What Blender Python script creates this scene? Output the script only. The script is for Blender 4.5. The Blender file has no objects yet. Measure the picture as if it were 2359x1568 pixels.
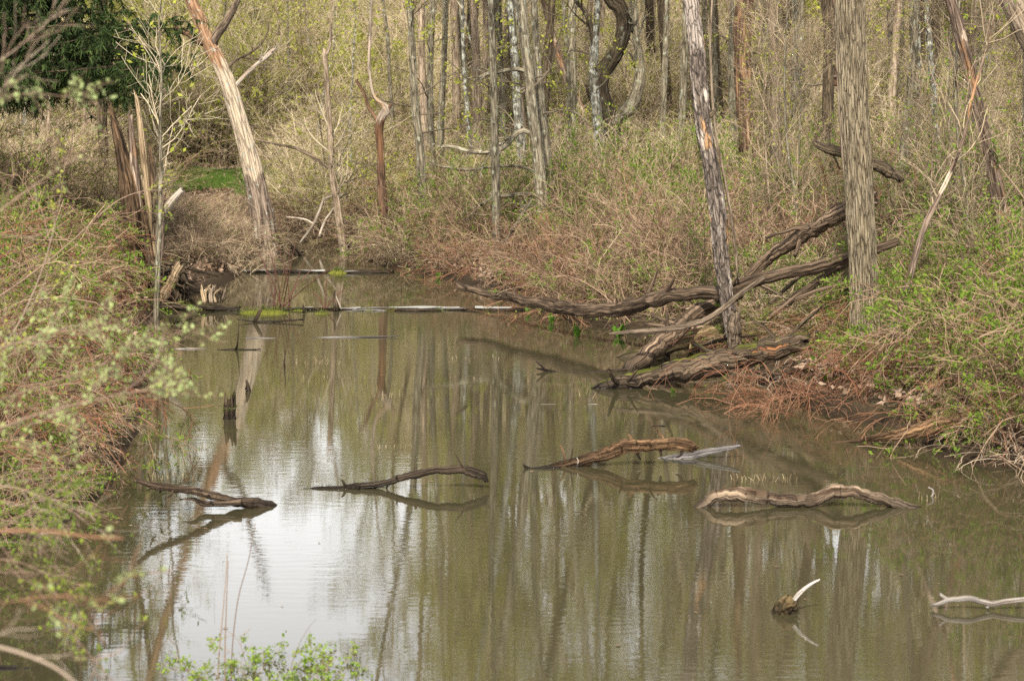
import bpy, math, random
import numpy as np
from mathutils import Vector

R = np.random.default_rng(11)
random.seed(5)
scene = bpy.context.scene
C = scene.collection

# ------------------------------------------------------------------ camera, sky, sun, exposure
F, HOR, HC = 4585.0, 175.0, 3.0            # focal length and horizon in pixels of a 2358 x 1568 view, eye height in metres
PITCH = math.atan((784 - HOR) / F)
cam = bpy.data.cameras.new('camera')
cam.sensor_width = 36; cam.lens = F / 2358 * 36
cam.clip_start = 0.1; cam.clip_end = 1200
cam.dof.use_dof = True; cam.dof.focus_distance = 20; cam.dof.aperture_fstop = 3.8
camo = bpy.data.objects.new('camera', cam); C.objects.link(camo)
camo.location = (0, 0, HC); camo.rotation_euler = (math.pi / 2 - PITCH, 0, 0)
scene.camera = camo

SUN_DIR = Vector((-0.13, -0.74, 0.86)).normalized()      # from the scene towards the sun: high, left, a little behind the camera
SUN_EL = math.asin(SUN_DIR.z); SUN_AZ = math.atan2(SUN_DIR.x, SUN_DIR.y)
sl = bpy.data.lights.new('sun', 'SUN'); sl.energy = 5.0; sl.angle = math.radians(2.0); sl.color = (1.0, 0.93, 0.82)
so = bpy.data.objects.new('sun', sl); C.objects.link(so)
so.rotation_euler = (-SUN_DIR).to_track_quat('-Z', 'Y').to_euler()

w = bpy.data.worlds.new('World'); scene.world = w; w.use_nodes = True
nt = w.node_tree; nt.nodes.clear()
out = nt.nodes.new('ShaderNodeOutputWorld'); bg = nt.nodes.new('ShaderNodeBackground')
sky = nt.nodes.new('ShaderNodeTexSky'); sky.sky_type = 'NISHITA'; sky.sun_disc = False
sky.sun_elevation = SUN_EL; sky.sun_rotation = SUN_AZ; sky.dust_density = 3.0; sky.air_density = 1.0
tc = nt.nodes.new('ShaderNodeTexCoord'); mp = nt.nodes.new('ShaderNodeMapping'); mp.inputs['Scale'].default_value = (1.6, 1.6, 4.0)
nz = nt.nodes.new('ShaderNodeTexNoise'); nz.inputs['Scale'].default_value = 1.4; nz.inputs['Detail'].default_value = 6
rp = nt.nodes.new('ShaderNodeValToRGB'); rp.color_ramp.elements[0].position = 0.30; rp.color_ramp.elements[1].position = 0.52
rp.color_ramp.elements[0].color = (.62, .62, .62, 1); rp.color_ramp.elements[1].color = (1, 1, 1, 1)
mx = nt.nodes.new('ShaderNodeMix'); mx.data_type = 'RGBA'   # high thin white cloud over the blue, brighter towards the hazy horizon
sz = nt.nodes.new('ShaderNodeSeparateXYZ'); hz = nt.nodes.new('ShaderNodeValToRGB')
hz.color_ramp.elements[0].position = 0.0; hz.color_ramp.elements[0].color = (1, 1, 1, 1); hz.color_ramp.elements[1].position = 0.42; hz.color_ramp.elements[1].color = (.15, .16, .18, 1)
cl = nt.nodes.new('ShaderNodeVectorMath'); cl.operation = 'SCALE'; cl.inputs['Scale'].default_value = 28.0
nt.links.new(tc.outputs['Generated'], sz.inputs[0]); nt.links.new(sz.outputs[2], hz.inputs[0]); nt.links.new(hz.outputs[0], cl.inputs[0]); nt.links.new(cl.outputs[0], mx.inputs[7])
L = nt.links.new
L(tc.outputs['Generated'], mp.inputs[0]); L(mp.outputs[0], nz.inputs['Vector']); L(nz.outputs[0], rp.inputs[0])
L(rp.outputs[0], mx.inputs[0]); L(sky.outputs[0], mx.inputs[6]); L(mx.outputs[2], bg.inputs[0])
bg.inputs[1].default_value = 0.10
L(bg.outputs[0], out.inputs[0])

scene.view_settings.view_transform = 'Standard'; scene.view_settings.look = 'None'
scene.view_settings.gamma = 1.0; scene.view_settings.use_curve_mapping = False
scene.view_settings.exposure = 0.74
try:
    scene.cycles.max_bounces = 6; scene.cycles.diffuse_bounces = 3; scene.cycles.glossy_bounces = 3
    scene.cycles.transmission_bounces = 3; scene.cycles.transparent_max_bounces = 4
    scene.cycles.use_denoising = False; scene.cycles.denoiser = 'OPENIMAGEDENOISE'
except Exception:
    pass

# ------------------------------------------------------------------ helpers: pixels to points
SP, CP = math.sin(PITCH), math.cos(PITCH)
def W(x, y, d):
    """point on the plane d metres ahead that shows at (x, y)"""
    u, v = (x - 1179) / F, (784 - y) / F
    dy = CP + v * SP; dz = -SP + v * CP
    k = d / dy
    return np.array([u * k, d, HC + dz * k])
def G(x, y, z=0.0):
    """point at height z that shows at (x, y)"""
    u, v = (x - 1179) / F, (784 - y) / F
    dy = CP + v * SP; dz = -SP + v * CP
    k = (z - HC) / dz
    return np.array([u * k, dy * k, z])
def PX(w, d): return w / F * d

# value noise
def _h(ix, iy, iz):
    n = (ix * 374761393 + iy * 668265263 + iz * 2147483647) & 0xffffffff
    n = ((n ^ (n >> 13)) * 1274126177) & 0xffffffff
    return ((n ^ (n >> 16)) & 0xffff) / 65535.0
def vnoise(p):
    p = np.asarray(p, float); i = np.floor(p).astype(np.int64); f = p - i; f = f * f * (3 - 2 * f)
    r = 0
    for a in (0, 1):
        for b in (0, 1):
            for c in (0, 1):
                wgt = (f[..., 0] if a else 1 - f[..., 0]) * (f[..., 1] if b else 1 - f[..., 1]) * (f[..., 2] if c else 1 - f[..., 2])
                r = r + wgt * _h(i[..., 0] + a, i[..., 1] + b, i[..., 2] + c)
    return r
def fbm(p, o=3):
    s, a = 0, .5
    for k in range(o):
        s = s + a * (vnoise(np.asarray(p) * 2 ** k + 17.3 * k) - .5); a *= .5
    return s

# ------------------------------------------------------------------ helpers: meshes
class MB:
    def __init__(s): s.v, s.q, s.t, s.b, s.qm, s.tm, s.n = [], [], [], [], [], [], 0
    def add(s, v, q=None, t=None, b=None, m=0):
        v = np.asarray(v, float).reshape(-1, 3)
        s.v.append(v); s.b.append(v if b is None else np.asarray(b, float).reshape(-1, 3))
        if q is not None and len(q): s.q.append(np.asarray(q) + s.n); s.qm.append(np.full(len(q), m))
        if t is not None and len(t): s.t.append(np.asarray(t) + s.n); s.tm.append(np.full(len(t), m))
        s.n += len(v)
    def mesh(s, name, mats, smooth=True, origin=None):
        me = bpy.data.meshes.new(name)
        v = np.concatenate(s.v); b = np.concatenate(s.b)
        if origin is not None: v = v - np.asarray(origin)
        q = np.concatenate(s.q) if s.q else np.zeros((0, 4), int)
        t = np.concatenate(s.t) if s.t else np.zeros((0, 3), int)
        me.vertices.add(len(v)); me.vertices.foreach_set('co', v.ravel().astype(np.float32))
        li = np.concatenate([q.ravel(), t.ravel()]).astype(np.int32)
        me.loops.add(len(li)); me.loops.foreach_set('vertex_index', li)
        tot = np.concatenate([np.full(len(q), 4), np.full(len(t), 3)]).astype(np.int32)
        st = np.concatenate([[0], np.cumsum(tot)[:-1]]).astype(np.int32) if len(tot) else np.zeros(0, np.int32)
        me.polygons.add(len(tot)); me.polygons.foreach_set('loop_start', st)
        mi = np.concatenate((s.qm or []) + (s.tm or [])).astype(np.int32)
        me.polygons.foreach_set('material_index', mi)
        me.polygons.foreach_set('use_smooth', np.full(len(tot), smooth))
        a = me.attributes.new('bk', 'FLOAT_VECTOR', 'POINT'); a.data.foreach_set('vector', b.ravel().astype(np.float32))
        for m in (mats if isinstance(mats, (list, tuple)) else [mats]): me.materials.append(m)
        me.update(calc_edges=True)
        return me
    def build(s, name, mats, parent=None, origin=None, smooth=True):
        me = s.mesh(name, mats, smooth, origin)
        return link(name, me, parent, origin)

def link(name, me, parent=None, origin=None):
    o = bpy.data.objects.new(name, me); C.objects.link(o)
    if parent is not None:
        o.parent = parent
        if origin is not None: o.location = Vector(origin) - parent.location
    elif origin is not None: o.location = origin
    return o
def tag(o, label=None, cat=None, group=None, kind=None):
    if label: o['label'] = label
    if cat: o['category'] = cat
    if group: o['group'] = group
    if kind: o['kind'] = kind
    return o
def thing(name, label, cat, loc=(0, 0, 0), group=None):
    o = bpy.data.objects.new(name, None); C.objects.link(o); o.location = loc; o.empty_display_size = .2
    return tag(o, label, cat, group)

def resample(P, n):
    """Catmull-Rom through control rows, n samples spaced by length"""
    P = np.asarray(P, float)
    if len(P) < 3:
        t = np.linspace(0, 1, n)[:, None]; return P[0] * (1 - t) + P[-1] * t
    Q = np.vstack([2 * P[0] - P[1], P, 2 * P[-1] - P[-2]])
    o = []
    for i in range(1, len(Q) - 2):
        t = np.linspace(0, 1, 24, endpoint=False)[:, None]
        a, b, c, d = Q[i - 1], Q[i], Q[i + 1], Q[i + 2]
        o.append(.5 * (2 * b + (c - a) * t + (2 * a - 5 * b + 4 * c - d) * t ** 2 + (3 * b - a - 3 * c + d) * t ** 3))
    o.append(P[-1:]); o = np.vstack(o)
    l = np.concatenate([[0], np.cumsum(np.linalg.norm(np.diff(o[:, :3], axis=0), axis=1))])
    s = np.linspace(0, l[-1], n)
    return np.stack([np.interp(s, l, o[:, k]) for k in range(o.shape[1])], 1)

def tube(mb, P, rad, sides=10, lump=.08, ridge=0., rfreq=9, seed=0., m=0, cap=True, flare=0., jag=0., l0=0., rlen=.42):
    """one limb: rings along P, uneven outline, ridged bark, ragged broken end"""
    P = np.asarray(P, float); n = len(P); rad = np.asarray(rad, float)
    T = np.gradient(P, axis=0); T /= np.linalg.norm(T, axis=1)[:, None] + 1e-9
    u = np.cross(T[0], [0.31, 0.95, 0.1]); u /= np.linalg.norm(u)
    U = []
    for i in range(n):
        u = u - T[i] * np.dot(u, T[i]); u /= np.linalg.norm(u) + 1e-9; U.append(u)
    U = np.array(U); V = np.cross(T, U)
    a = np.linspace(0, 2 * math.pi, sides, endpoint=False)
    l = l0 + np.concatenate([[0], np.cumsum(np.linalg.norm(np.diff(P, axis=0), axis=1))])
    ca, sa = np.cos(a), np.sin(a)
    rm = max(rad.max(), 1e-3)
    grid = np.stack([np.broadcast_to(ca, (n, sides)) * 1.3, np.broadcast_to(sa, (n, sides)) * 1.3, np.repeat((l / rm * .35)[:, None], sides, 1)], -1) + seed * 3.7
    f = 1 + lump * 2.2 * fbm(grid, 3)
    if ridge:
        g2 = np.stack([np.broadcast_to(ca, (n, sides)) * rfreq, np.broadcast_to(sa, (n, sides)) * rfreq, np.repeat((l / rm * rlen)[:, None], sides, 1)], -1) + seed * 9.1
        rg = np.abs(vnoise(g2) - .5) * 2; g3 = g2 * np.array([1.9, 1.9, 1.5]) + 40
        rg = .65 * rg + .35 * np.abs(vnoise(g3) - .5) * 2
        f = f - ridge * (1 - np.clip(rg * 2.2, 0, 1))
    if flare:
        fl = np.exp(-l / (rm * 2.2))[:, None]
        f = f + flare * fl * (.55 + .9 * np.maximum(0, np.cos(a * 4 + seed) + .5 * np.cos(a * 7 + seed * 2)))[None, :]
    r = rad[:, None] * f
    v = P[:, None, :] + r[..., None] * (ca[None, :, None] * U[:, None, :] + sa[None, :, None] * V[:, None, :])
    if jag:
        jj = jag * rm * 3 * (vnoise(np.stack([ca * 3, sa * 3, ca * 0 + seed], -1) + 5) - .25)
        v[-1] += T[-1] * jj[:, None]
        v[-2] += T[-1] * (jj * .4)[:, None]
    b = np.stack([rad[:, None] * ca[None, :], rad[:, None] * sa[None, :], np.repeat(l[:, None], sides, 1)], -1)
    i = np.arange(n - 1)[:, None] * sides; j = np.arange(sides)[None, :]; j2 = (j + 1) % sides
    q = np.stack([i + j, i + j2, i + sides + j2, i + sides + j], -1).reshape(-1, 4)
    v = v.reshape(-1, 3); b = b.reshape(-1, 3)
    t = []
    if cap:
        c0, c1 = len(v), len(v) + 1
        v = np.vstack([v, P[0], P[-1] - T[-1] * rm * (.35 if jag else 0)]); b = np.vstack([b, [0, 0, l[0]], [0, 0, l[-1]]])
        for k in range(sides):
            t.append((c0, (k + 1) % sides, k)); t.append((c1, (n - 1) * sides + k, (n - 1) * sides + (k + 1) % sides))
    mb.add(v, q, t, b, m)

def tubes(mb, P, rad, sides=3, m=0):
    """many thin stems at once: P (N,S,3), rad (N,S)"""
    N, S, _ = P.shape
    if N == 0: return
    T = np.gradient(P, axis=1); T /= np.linalg.norm(T, axis=2, keepdims=True) + 1e-9
    ref = R.normal(size=(N, 1, 3)); U = np.cross(T, ref); U /= np.linalg.norm(U, axis=2, keepdims=True) + 1e-9
    V = np.cross(T, U)
    a = np.linspace(0, 2 * math.pi, sides, endpoint=False)
    v = P[:, :, None, :] + rad[:, :, None, None] * (np.cos(a)[None, None, :, None] * U[:, :, None, :] + np.sin(a)[None, None, :, None] * V[:, :, None, :])
    l = np.concatenate([np.zeros((N, 1)), np.cumsum(np.linalg.norm(np.diff(P, axis=1), axis=2), axis=1)], 1)
    b = np.stack(np.broadcast_arrays(rad[:, :, None] * np.cos(a) + R.uniform(0, 9, (N, 1, 1)), rad[:, :, None] * np.sin(a), l[:, :, None]), -1)
    base = np.arange(N)[:, None, None] * S * sides + np.arange(S - 1)[None, :, None] * sides
    j = np.arange(sides)[None, None, :]; j2 = (j + 1) % sides
    q = np.stack(np.broadcast_arrays(base + j, base + j2, base + sides + j2, base + sides + j), -1).reshape(-1, 4)
    mb.add(v.reshape(-1, 3), q, None, b.reshape(-1, 3), m)

def unit(v): return v / (np.linalg.norm(v, axis=-1, keepdims=True) + 1e-9)
def march(p0, d, Ls, S, up=0., wob=.12, droop=0.):
    """grow N stems from p0 along d"""
    N = len(p0); P = np.zeros((N, S, 3)); P[:, 0] = p0; d = unit(d.copy()); st = (Ls / (S - 1))[:, None]
    bend = R.normal(size=(N, 3)) * wob * .5
    for k in range(1, S):
        d = unit(d + bend * (1 if k % 3 else -.6) + R.normal(size=(N, 3)) * wob + np.array([0, 0, up - droop * k / S]))
        P[:, k] = P[:, k - 1] + d * st
    return P
def grow(P, rad, n, t0, t1, length, ang, S=5, up=.05, wob=.14, rr=.55, rmin=.0012, taper=.3, droop=0., lfall=.5):
    """n children on each stem of P"""
    N, S0, _ = P.shape
    idx = np.repeat(np.arange(N), n); M = len(idx)
    if M == 0: return np.zeros((0, S, 3)), np.zeros((0, S))
    t = R.uniform(t0, t1, M) * (S0 - 1); k = np.minimum(t.astype(int), S0 - 2); f = (t - k)[:, None]
    a, b = P[idx, k], P[idx, k + 1]; p0 = a * (1 - f) + b * f; tan = unit(b - a)
    perp = unit(np.cross(tan, R.normal(size=(M, 3)))); an = R.uniform(ang[0], ang[1], M)[:, None]
    d = np.cos(an) * tan + np.sin(an) * perp
    Ls = R.uniform(length[0], length[1], M) * (1 - lfall * (t / (S0 - 1)))
    Q = march(p0, d, Ls, S, up, wob, droop)
    r0 = (rad[idx, k] * (1 - f[:, 0]) + rad[idx, k + 1] * f[:, 0]) * rr
    r = np.maximum(r0[:, None] * np.linspace(1, taper, S)[None, :], rmin)
    return Q, r
def leafquads(mb, pts, size, m=0, per=1, spread=.02, aspect=.5):
    pts = np.repeat(pts, per, 0); N = len(pts)
    if not N: return
    pts = pts + R.normal(size=(N, 3)) * spread
    a = unit(R.normal(size=(N, 3)) + np.array([0, 0, .25])); b = unit(np.cross(a, R.normal(size=(N, 3))))
    c = np.cross(a, b)
    s = (size * R.uniform(.45, 1.55, N))[:, None]
    v = np.stack([pts, pts + a * s * .5 + b * s * aspect * .5, pts + a * s + c * s * .12, pts + a * s * .5 - b * s * aspect * .5], 1).reshape(-1, 3)
    q = np.arange(N * 4).reshape(N, 4)
    mb.add(v, q, None, None, m)
def along(P, n, t0=.2):
    N, S, _ = P.shape
    i = R.integers(0, N, n); t = R.uniform(t0, 1, n) * (S - 1); k = np.minimum(t.astype(int), S - 2); f = (t - k)[:, None]
    return P[i, k] * (1 - f) + P[i, k + 1] * f

# ------------------------------------------------------------------ materials
def newmat(name):
    m = bpy.data.materials.new(name); m.use_nodes = True; t = m.node_tree
    return m, t, t.nodes['Principled BSDF'], (lambda k: t.nodes.new('ShaderNode' + k)), t.links.new
def col(c): return (c[0], c[1], c[2], 1)
def ramp(N, stops):
    r = N('ValToRGB'); e = r.color_ramp.elements
    while len(e) < len(stops): e.new(.5)
    for x, (p, c) in zip(e, stops): x.position = p; x.color = col(c) if not np.isscalar(c) else (c, c, c, 1)
    return r
def mixc(N, Lk, fac, a, b):
    x = N('Mix'); x.data_type = 'RGBA'
    Lk(fac, x.inputs[0])
    for s, i in ((a, 6), (b, 7)):
        if isinstance(s, (tuple, list)): x.inputs[i].default_value = col(s)
        else: Lk(s, x.inputs[i])
    return x.outputs[2]

def bark(name, dark, light, scale=26., stretch=.14, bump=.6, wood=None, wood_at=.5, wood2=None, lichen=0., lich_col=(.45, .47, .40), moss=0., grad=None, wet=False, vary=.25):
    """bark along the limb; wood = patches where it has come off; grad = (l0, l1, colour) blends to another wood higher up"""
    m, t, bs, N, Lk = newmat(name)
    at = N('Attribute'); at.attribute_name = 'bk'
    mp = N('Mapping'); mp.inputs['Scale'].default_value = (scale, scale, scale * stretch); Lk(at.outputs['Vector'], mp.inputs[0])
    oi = N('ObjectInfo'); Lk(oi.outputs['Random'], mp.inputs['Location'])
    n1 = N('TexNoise'); n1.inputs['Scale'].default_value = 1; n1.inputs['Detail'].default_value = 7; n1.inputs['Roughness'].default_value = .65; Lk(mp.outputs[0], n1.inputs['Vector'])
    r1 = ramp(N, [(.38, dark), (.5, tuple((a + b) / 2 for a, b in zip(dark, light))), (.62, light)]); Lk(n1.outputs[0], r1.inputs[0])
    c = r1.outputs[0]
    mp2 = N('Mapping'); mp2.inputs['Scale'].default_value = (scale * .28, scale * .28, scale * .05); Lk(at.outputs['Vector'], mp2.inputs[0])
    n2 = N('TexNoise'); n2.inputs['Scale'].default_value = 1; n2.inputs['Detail'].default_value = 4; Lk(mp2.outputs[0], n2.inputs['Vector'])
    sep = N('SeparateXYZ'); Lk(at.outputs['Vector'], sep.inputs[0])
    if grad:
        for (l0, l1, gc) in grad:
            mr = N('MapRange'); mr.inputs[1].default_value = l0; mr.inputs[2].default_value = l1; Lk(sep.outputs[2], mr.inputs[0])
            ad = N('Math'); ad.operation = 'ADD'; Lk(mr.outputs[0], ad.inputs[0])
            sb = N('Math'); sb.operation = 'MULTIPLY_ADD'; sb.inputs[1].default_value = 2.2; sb.inputs[2].default_value = -1.1; Lk(n2.outputs[0], sb.inputs[0]); Lk(sb.outputs[0], ad.inputs[1])
            rr = ramp(N, [(.42, 0.), (.58, 1.)]); Lk(ad.outputs[0], rr.inputs[0])
            g1 = ramp(N, [(.35, tuple(x * .62 for x in gc)), (.62, gc)]); Lk(n1.outputs[0], g1.inputs[0])
            c = mixc(N, Lk, rr.outputs[0], c, g1.outputs[0])
    if wood:
        rr = ramp(N, [(wood_at, 0.), (wood_at + .03, 1.)]); Lk(n2.outputs[0], rr.inputs[0])
        w1 = ramp(N, [(.36, tuple(x * .6 for x in wood)), (.6, wood)]); Lk(n1.outputs[0], w1.inputs[0])
        c = mixc(N, Lk, rr.outputs[0], c, w1.outputs[0])
    if wood2:
        mp3 = N('Mapping'); mp3.inputs['Location'].default_value = (31, 7, 3); mp3.inputs['Scale'].default_value = (scale * .3, scale * .3, scale * .07); Lk(at.outputs['Vector'], mp3.inputs[0])
        n3 = N('TexNoise'); n3.inputs['Scale'].default_value = 1; n3.inputs['Detail'].default_value = 4; Lk(mp3.outputs[0], n3.inputs['Vector'])
        rr = ramp(N, [(.58, 0.), (.62, 1.)]); Lk(n3.outputs[0], rr.inputs[0])
        c = mixc(N, Lk, rr.outputs[0], c, wood2)
    if lichen:
        n4 = N('TexNoise'); n4.inputs['Scale'].default_value = 9; n4.inputs['Detail'].default_value = 5; Lk(at.outputs['Vector'], n4.inputs['Vector'])
        rr = ramp(N, [(.62 - lichen * .25, 0.), (.68 - lichen * .25, 1.)]); Lk(n4.outputs[0], rr.inputs[0])
        c = mixc(N, Lk, rr.outputs[0], c, lich_col)
    if moss:
        ge = N('NewGeometry'); sx = N('SeparateXYZ'); Lk(ge.outputs['Normal'], sx.inputs[0])
        n5 = N('TexNoise'); n5.inputs['Scale'].default_value = 5; n5.inputs['Detail'].default_value = 5; Lk(at.outputs['Vector'], n5.inputs['Vector'])
        mu = N('Math'); mu.operation = 'MULTIPLY'; Lk(sx.outputs[2], mu.inputs[0]); Lk(n5.outputs[0], mu.inputs[1])
        rr = ramp(N, [(.45 - moss * .3, 0.), (.55 - moss * .3, 1.)]); Lk(mu.outputs[0], rr.inputs[0])
        mc = ramp(N, [(.3, (.05, .065, .008)), (.7, (.17, .17, .02))]); Lk(n1.outputs[0], mc.inputs[0])
        c = mixc(N, Lk, rr.outputs[0], c, mc.outputs[0])
    hv = N('HueSaturation'); Lk(c, hv.inputs['Color'])
    mv = N('MapRange'); mv.inputs[3].default_value = 1 - vary; mv.inputs[4].default_value = 1 + vary; Lk(oi.outputs['Random'], mv.inputs[0]); Lk(mv.outputs[0], hv.inputs['Value'])
    c = hv.outputs[0]
    mpv = N('Mapping'); mpv.inputs['Scale'].default_value = (scale * 1.3, scale * 1.3, scale * max(stretch, .06) * 1.0); Lk(at.outputs['Vector'], mpv.inputs[0])
    wn = N('TexNoise'); wn.inputs['Scale'].default_value = 1.5; Lk(mpv.outputs[0], wn.inputs['Vector'])
    wm = N('Mix'); wm.data_type = 'VECTOR'; wm.inputs[0].default_value = .35; Lk(mpv.outputs[0], wm.inputs[4]); Lk(wn.outputs[1], wm.inputs[5])
    vo = N('TexVoronoi'); vo.feature = 'DISTANCE_TO_EDGE'; vo.inputs['Scale'].default_value = 1.; Lk(wm.outputs[1], vo.inputs['Vector'])
    vr = ramp(N, [(.02, .5), (.10, 1.)]); Lk(vo.outputs[0], vr.inputs[0])
    hc = N('HueSaturation'); Lk(c, hc.inputs['Color']); Lk(vr.outputs[0], hc.inputs['Value']); c = hc.outputs[0]
    hm = N('Math'); hm.operation = 'MULTIPLY_ADD'; hm.inputs[1].default_value = .9; Lk(vr.outputs[0], hm.inputs[0]); Lk(n1.outputs[0], hm.inputs[2])
    bs.inputs['Roughness'].default_value = .9; bs.inputs['Specular IOR Level'].default_value = .15
    if wet:   # soaked along the waterline, and raised so shaded undersides come out darker
        ge = N('NewGeometry'); sz = N('SeparateXYZ'); Lk(ge.outputs['Position'], sz.inputs[0])
        mr = N('MapRange'); mr.inputs[1].default_value = .015; mr.inputs[2].default_value = .13; mr.inputs[3].default_value = .26; mr.inputs[4].default_value = 1
        na = N('Math'); na.operation = 'MULTIPLY_ADD'; na.inputs[1].default_value = .1; na.inputs[2].default_value = -.05; Lk(n2.outputs[0], na.inputs[0])
        ns = N('Math'); ns.operation = 'ADD'; Lk(na.outputs[0], ns.inputs[0]); Lk(sz.outputs[2], ns.inputs[1]); Lk(ns.outputs[0], mr.inputs[0])
        hw = N('HueSaturation'); Lk(c, hw.inputs['Color']); Lk(mr.outputs[0], hw.inputs['Value']); c = hw.outputs[0]
        rw = N('MapRange'); rw.inputs[1].default_value = .28; rw.inputs[2].default_value = 1; rw.inputs[3].default_value = .35; rw.inputs[4].default_value = .9
        Lk(mr.outputs[0], rw.inputs[0]); Lk(rw.outputs[0], bs.inputs['Roughness'])
    Lk(c, bs.inputs['Base Color'])
    bp = N('Bump'); bp.inputs['Strength'].default_value = bump; bp.inputs['Distance'].default_value = .03; Lk(hm.outputs[0], bp.inputs['Height']); Lk(bp.outputs[0], bs.inputs['Normal'])
    return m

def island(name, cols, rough=.85, trans=0., obj=.5):
    """stems or leaves: a colour for each stem/leaf, shifted for each plant"""
    m, t, bs, N, Lk = newmat(name)
    ge = N('NewGeometry'); oi = N('ObjectInfo')
    a = N('Math'); a.operation = 'MULTIPLY'; a.inputs[1].default_value = obj; Lk(oi.outputs['Random'], a.inputs[0])
    b = N('Math'); b.operation = 'MULTIPLY_ADD'; b.inputs[1].default_value = 1 - obj; Lk(ge.outputs['Random Per Island'], b.inputs[0]); Lk(a.outputs[0], b.inputs[2])
    n = len(cols); r = ramp(N, [(i / max(1, n - 1) * .8 + .1, c) for i, c in enumerate(cols)]); Lk(b.outputs[0], r.inputs[0])
    Lk(r.outputs[0], bs.inputs['Base Color']); bs.inputs['Roughness'].default_value = rough; bs.inputs['Specular IOR Level'].default_value = .2
    if trans:
        tr = N('BsdfTranslucent'); Lk(r.outputs[0], tr.inputs[0]); ms = N('MixShader'); ms.inputs[0].default_value = trans
        Lk(bs.outputs[0], ms.inputs[1]); Lk(tr.outputs[0], ms.inputs[2]); Lk(ms.outputs[0], t.nodes['Material Output'].inputs[0])
    return m

M = {}
M['grey_bark'] = bark('grey_bark', (.085, .07, .045), (.29, .25, .175), 24, .16, .8, lichen=.22, lich_col=(.30, .29, .21))
M['tan_bark'] = bark('tan_bark', (.14, .10, .065), (.36, .28, .20), 24, .16, .6)
M['dark_bark'] = bark('dark_bark', (.03, .022, .015), (.14, .105, .065), 26, .14, .9)
M['furrowed'] = bark('furrowed_bark', (.13, .10, .06), (.33, .27, .18), 50, .12, 1.)
M['s_bark'] = bark('curved_tree_bark', (.028, .021, .013), (.12, .092, .058), 30, .10, .9, lichen=.1, lich_col=(.22, .22, .16))
M['lichen_bark'] = bark('lichen_bark', (.05, .045, .035), (.26, .24, .19), 22, .3, .8, lichen=.5, lich_col=(.38, .38, .32))
M['dead_lean'] = bark('peeling_dead_wood', (.10, .068, .048), (.40, .31, .23), 22, .12, .8, grad=[(1.75, 2.1, (.66, .53, .38)), (3.6, 4.1, (.44, .26, .15))], lichen=.03)
M['limb_brown'] = bark('limb_bark', (.06, .045, .03), (.27, .2, .14), 30, .12, .7)
M['pale_dead'] = bark('bleached_wood', (.28, .21, .15), (.55, .47, .38), 34, .08, .5)
M['orange_dead'] = bark('rotten_orange_wood', (.07, .045, .03), (.26, .19, .14), 24, .1, .9, wood=(.34, .19, .10), wood_at=.54, wood2=(.48, .37, .27))
M['purple_snag'] = bark('snag_bark', (.06, .047, .038), (.25, .20, .16), 26, .3, 1., wood=(.44, .26, .13), wood_at=.575, wood2=(.54, .46, .38), grad=[(3.25, 3.75, (.42, .35, .29))])
M['red_snag'] = bark('red_snag_wood', (.055, .032, .022), (.24, .14, .085), 26, .08, .8, wood=(.46, .31, .18), wood_at=.55, grad=[(1.35, 1.8, (.20, .105, .055)), (2.05, 2.5, (.48, .38, .29))])
M['brown_snag'] = bark('brown_snag_wood', (.04, .026, .018), (.20, .12, .075), 24, .08, .9, wood=(.30, .17, .09), wood_at=.56)
M['rot_stump'] = bark('rotten_stump_wood', (.03, .02, .012), (.2, .125, .07), 24, .09, 1., wood=(.36, .22, .11), wood_at=.57)
M['splinter'] = bark('splintered_wood', (.13, .08, .04), (.48, .36, .22), 30, .06, .9)
M['log'] = bark('log_bark', (.04, .026, .016), (.20, .14, .092), 26, .07, .9, wood=(.36, .25, .165), wood_at=.62, wet=True)
M['log_pale'] = bark('bleached_log', (.10, .06, .034), (.42, .31, .21), 26, .07, .9, wood=(.10, .06, .035), wood_at=.56, wet=True)
M['log_dark'] = bark('wet_log', (.022, .016, .011), (.11, .078, .05), 26, .08, .9, wet=True)
M['log_brown'] = bark('brown_log', (.05, .028, .014), (.26, .155, .08), 24, .07, 1., wet=True)
M['log_moss'] = bark('mossy_log', (.024, .017, .011), (.13, .092, .06), 24, .07, 1., wood=(.22, .10, .045), wood_at=.61, moss=.16, wet=True)
M['log_yellow'] = bark('yellow_log', (.08, .055, .028), (.33, .25, .135), 26, .06, .9, moss=.06, wet=True)
M['log_grey'] = bark('grey_log', (.09, .08, .075), (.27, .25, .235), 30, .05, .8)
M['stick_white'] = bark('white_stick', (.2, .16, .13), (.46, .42, .37), 40, .08, .6)
M['lump'] = bark('mossy_lump', (.10, .06, .025), (.34, .24, .11), 26, .5, 1., moss=.15, wet=True)
M['moss'] = island('moss', [(.05, .06, .008), (.10, .105, .012), (.17, .165, .022)], obj=.2)
M['mossgrass'] = island('pond_grass', [(.06, .085, .018), (.11, .145, .028), (.17, .19, .045), (.2, .16, .08)], obj=.2, trans=.3)
M['twig_tan'] = island('tan_twigs', [(.10, .075, .045), (.40, .31, .20), (.56, .46, .32), (.27, .20, .125)])
M['twig_brown'] = island('brown_twigs', [(.04, .024, .014), (.16, .10, .06), (.31, .215, .14), (.09, .052, .03)])
M['twig_red'] = island('red_canes', [(.045, .019, .011), (.17, .068, .035), (.27, .14, .082), (.14, .08, .045)])
M['twig_buff'] = island('buff_twigs', [(.05, .036, .02), (.23, .17, .105), (.40, .31, .20), (.13, .09, .055)])
M['twig_grey'] = island('grey_twigs', [(.09, .072, .045), (.33, .27, .175), (.52, .435, .30), (.23, .18, .115)])
M['stem_red'] = island('red_stems', [(.05, .02, .014), (.10, .042, .03), (.13, .065, .045)])
M['twig_straw'] = island('straw_stalks', [(.14, .095, .06), (.34, .25, .17), (.46, .37, .27), (.22, .14, .09)])
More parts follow.
